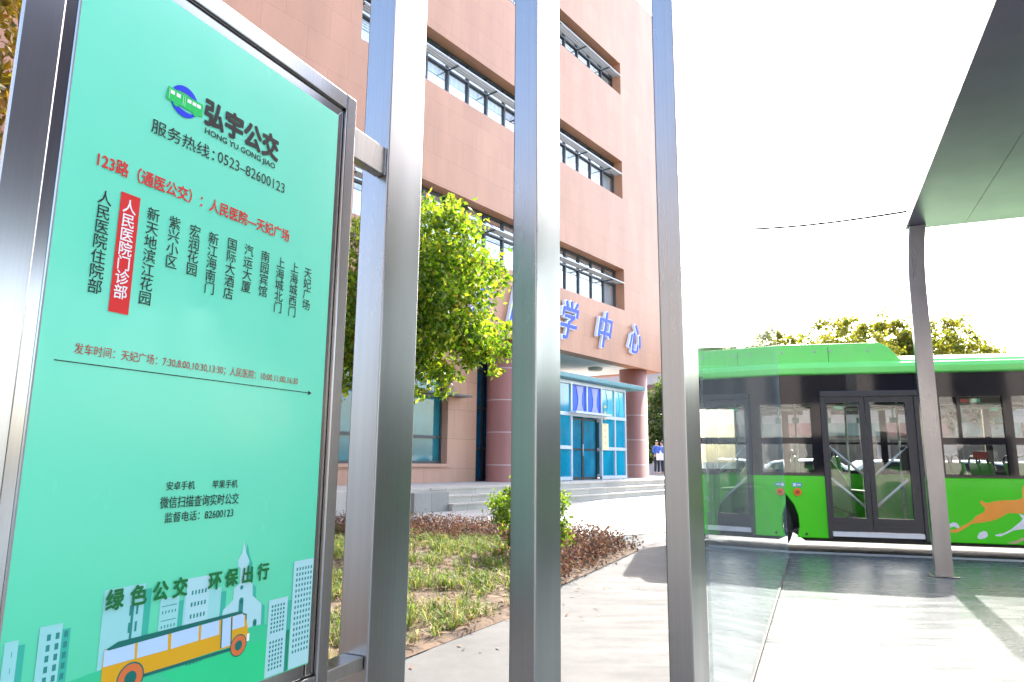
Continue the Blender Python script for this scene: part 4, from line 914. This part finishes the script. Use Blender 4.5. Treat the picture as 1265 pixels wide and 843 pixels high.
# glass screen
gs = thing('glass_screen', 'tall clear glass side screen running from the right steel post toward the bus', 'glass screen', GL.o, GL.rz)
gx0 = GL.loc(873,600)[0]; gx1 = 5.24
SCG = glass('screen_glass', (.88,.94,.95), .045, 0, .10, (.5,.56,.6))
mb = MB(); mb.box(gx0, gx1, 0, .012, .02, 3.1); mb.build('pane', SCG, gs)
mb = MB(); mb.box(gx0, gx1, -.010, .022, .0045, .019); mb.build('floor_channel', flat('channel_rubber', (.05,.045,.04), .7), gs)
mb = MB(); mb.box(gx1+.001, gx1+.006, 0, .012, .02, 3.1); mb.build('edge_strip', flat('polished_glass_edge', (.6,.72,.7), .2), gs)
# canopy with bent post and beam
RF = Frame(ground(1165, 711), 113.4)   # post foot
sh = thing('bus_shelter', 'bus shelter with a dark sloping canopy on a bent steel post', 'shelter', RF.o, RF.rz)
def sweep(mb, path, hw, hd):          # rectangular tube along path in the y,z plane (local x is its width)
    base = len(mb.v); n_ = len(path)
    for i, (x, y, z) in enumerate(path):
        a = Vector(path[max(i-1,0)]); b = Vector(path[min(i+1,n_-1)]); t_ = (b-a).normalized(); nn = Vector((0,-t_.z,t_.y)).normalized()
        for sx_, sn in ((-1,-1),(1,-1),(1,1),(-1,1)): mb.v.append(tuple(Vector((x,y,z))+Vector((sx_*hw,0,0))+nn*sn*hd))
    for i in range(n_-1):
        for k in range(4): mb.f.append([base+i*4+k, base+i*4+(k+1)%4, base+(i+1)*4+(k+1)%4, base+(i+1)*4+k]); mb.m.append(0); mb.s.append(False)
    for e in (0, n_-1): mb.f.append([base+e*4+k for k in range(4)]); mb.m.append(0); mb.s.append(False)
for x in (0.0, 3.6):
    mb = MB(); path = [(x,-.065,0.01),(x,-.065,3.2)]+[(x+.05*(i/8)**2,-.065-.02*(i/8)**2,3.2+.73*i/8) for i in range(1,9)]
    sweep(mb, path, .085, .06); mb.build('support_post', STEEL, sh, .004, fix=True)
    mb = MB(); mb.box(x-.13, x+.13, -.19, .06, .004, .014); mb.build('base_plate', STEEL2, sh, .003)
    mb = MB(); mb.box(x-.05, x+.15, -8.6, -.1, 3.965, 4.1); mb.build('roof_beam', STEEL, sh, .004)
RFM = pbr('canopy_sheet', (.17,.13,.21), .36, metal=.2, var=.15, scale=1.2, roughvar=.06)
mb = MB(); n_ = 24
prof = [(.02-8.7*i/n_, 3.932) for i in range(n_+1)]
for (xa, xb) in ((-.06,3.51),(3.515,7.0)):
    for i in range(n_):
        (ya, za), (yb, zb_) = prof[i], prof[i+1]
        mb.add([(xa,ya,za),(xb,ya,za),(xb,yb,zb_),(xa,yb,zb_),(xa,ya,za+.03),(xb,ya,za+.03),(xb,yb,zb_+.03),(xa,yb,zb_+.03)], [(0,1,2,3),(7,6,5,4),(0,4,5,1),(2,6,7,3),(1,5,6,2),(3,7,4,0)])
mb.build('roof_panel', RFM, sh, fix=True)
for x in (.55, 1.6, 2.65):
    mb = MB(); mb.box(x-.006, x+.006, -8.6, -.03, 3.928, 3.9315); mb.build('roof_rib', RFM, sh)
# overhead wire across the road
cb = MB(); a = at_depth(835, 284, 27.5); b = at_depth(1135, 259, 22); c = b+(b-a)*1.2; c.z = b.z+.1
P = [a.lerp(b, i/12)-V3((0,0,.25*math.sin(math.pi*i/12))) for i in range(13)]+[b.lerp(c, i/12)-V3((0,0,.25*math.sin(math.pi*i/12))) for i in range(1,13)]
cb.tube([p-a for p in P], .045, 6)
o = tag(cb.build('overhead_wire', BLACK), 'thin dark overhead wire crossing the white sky', 'wire'); o.location = a
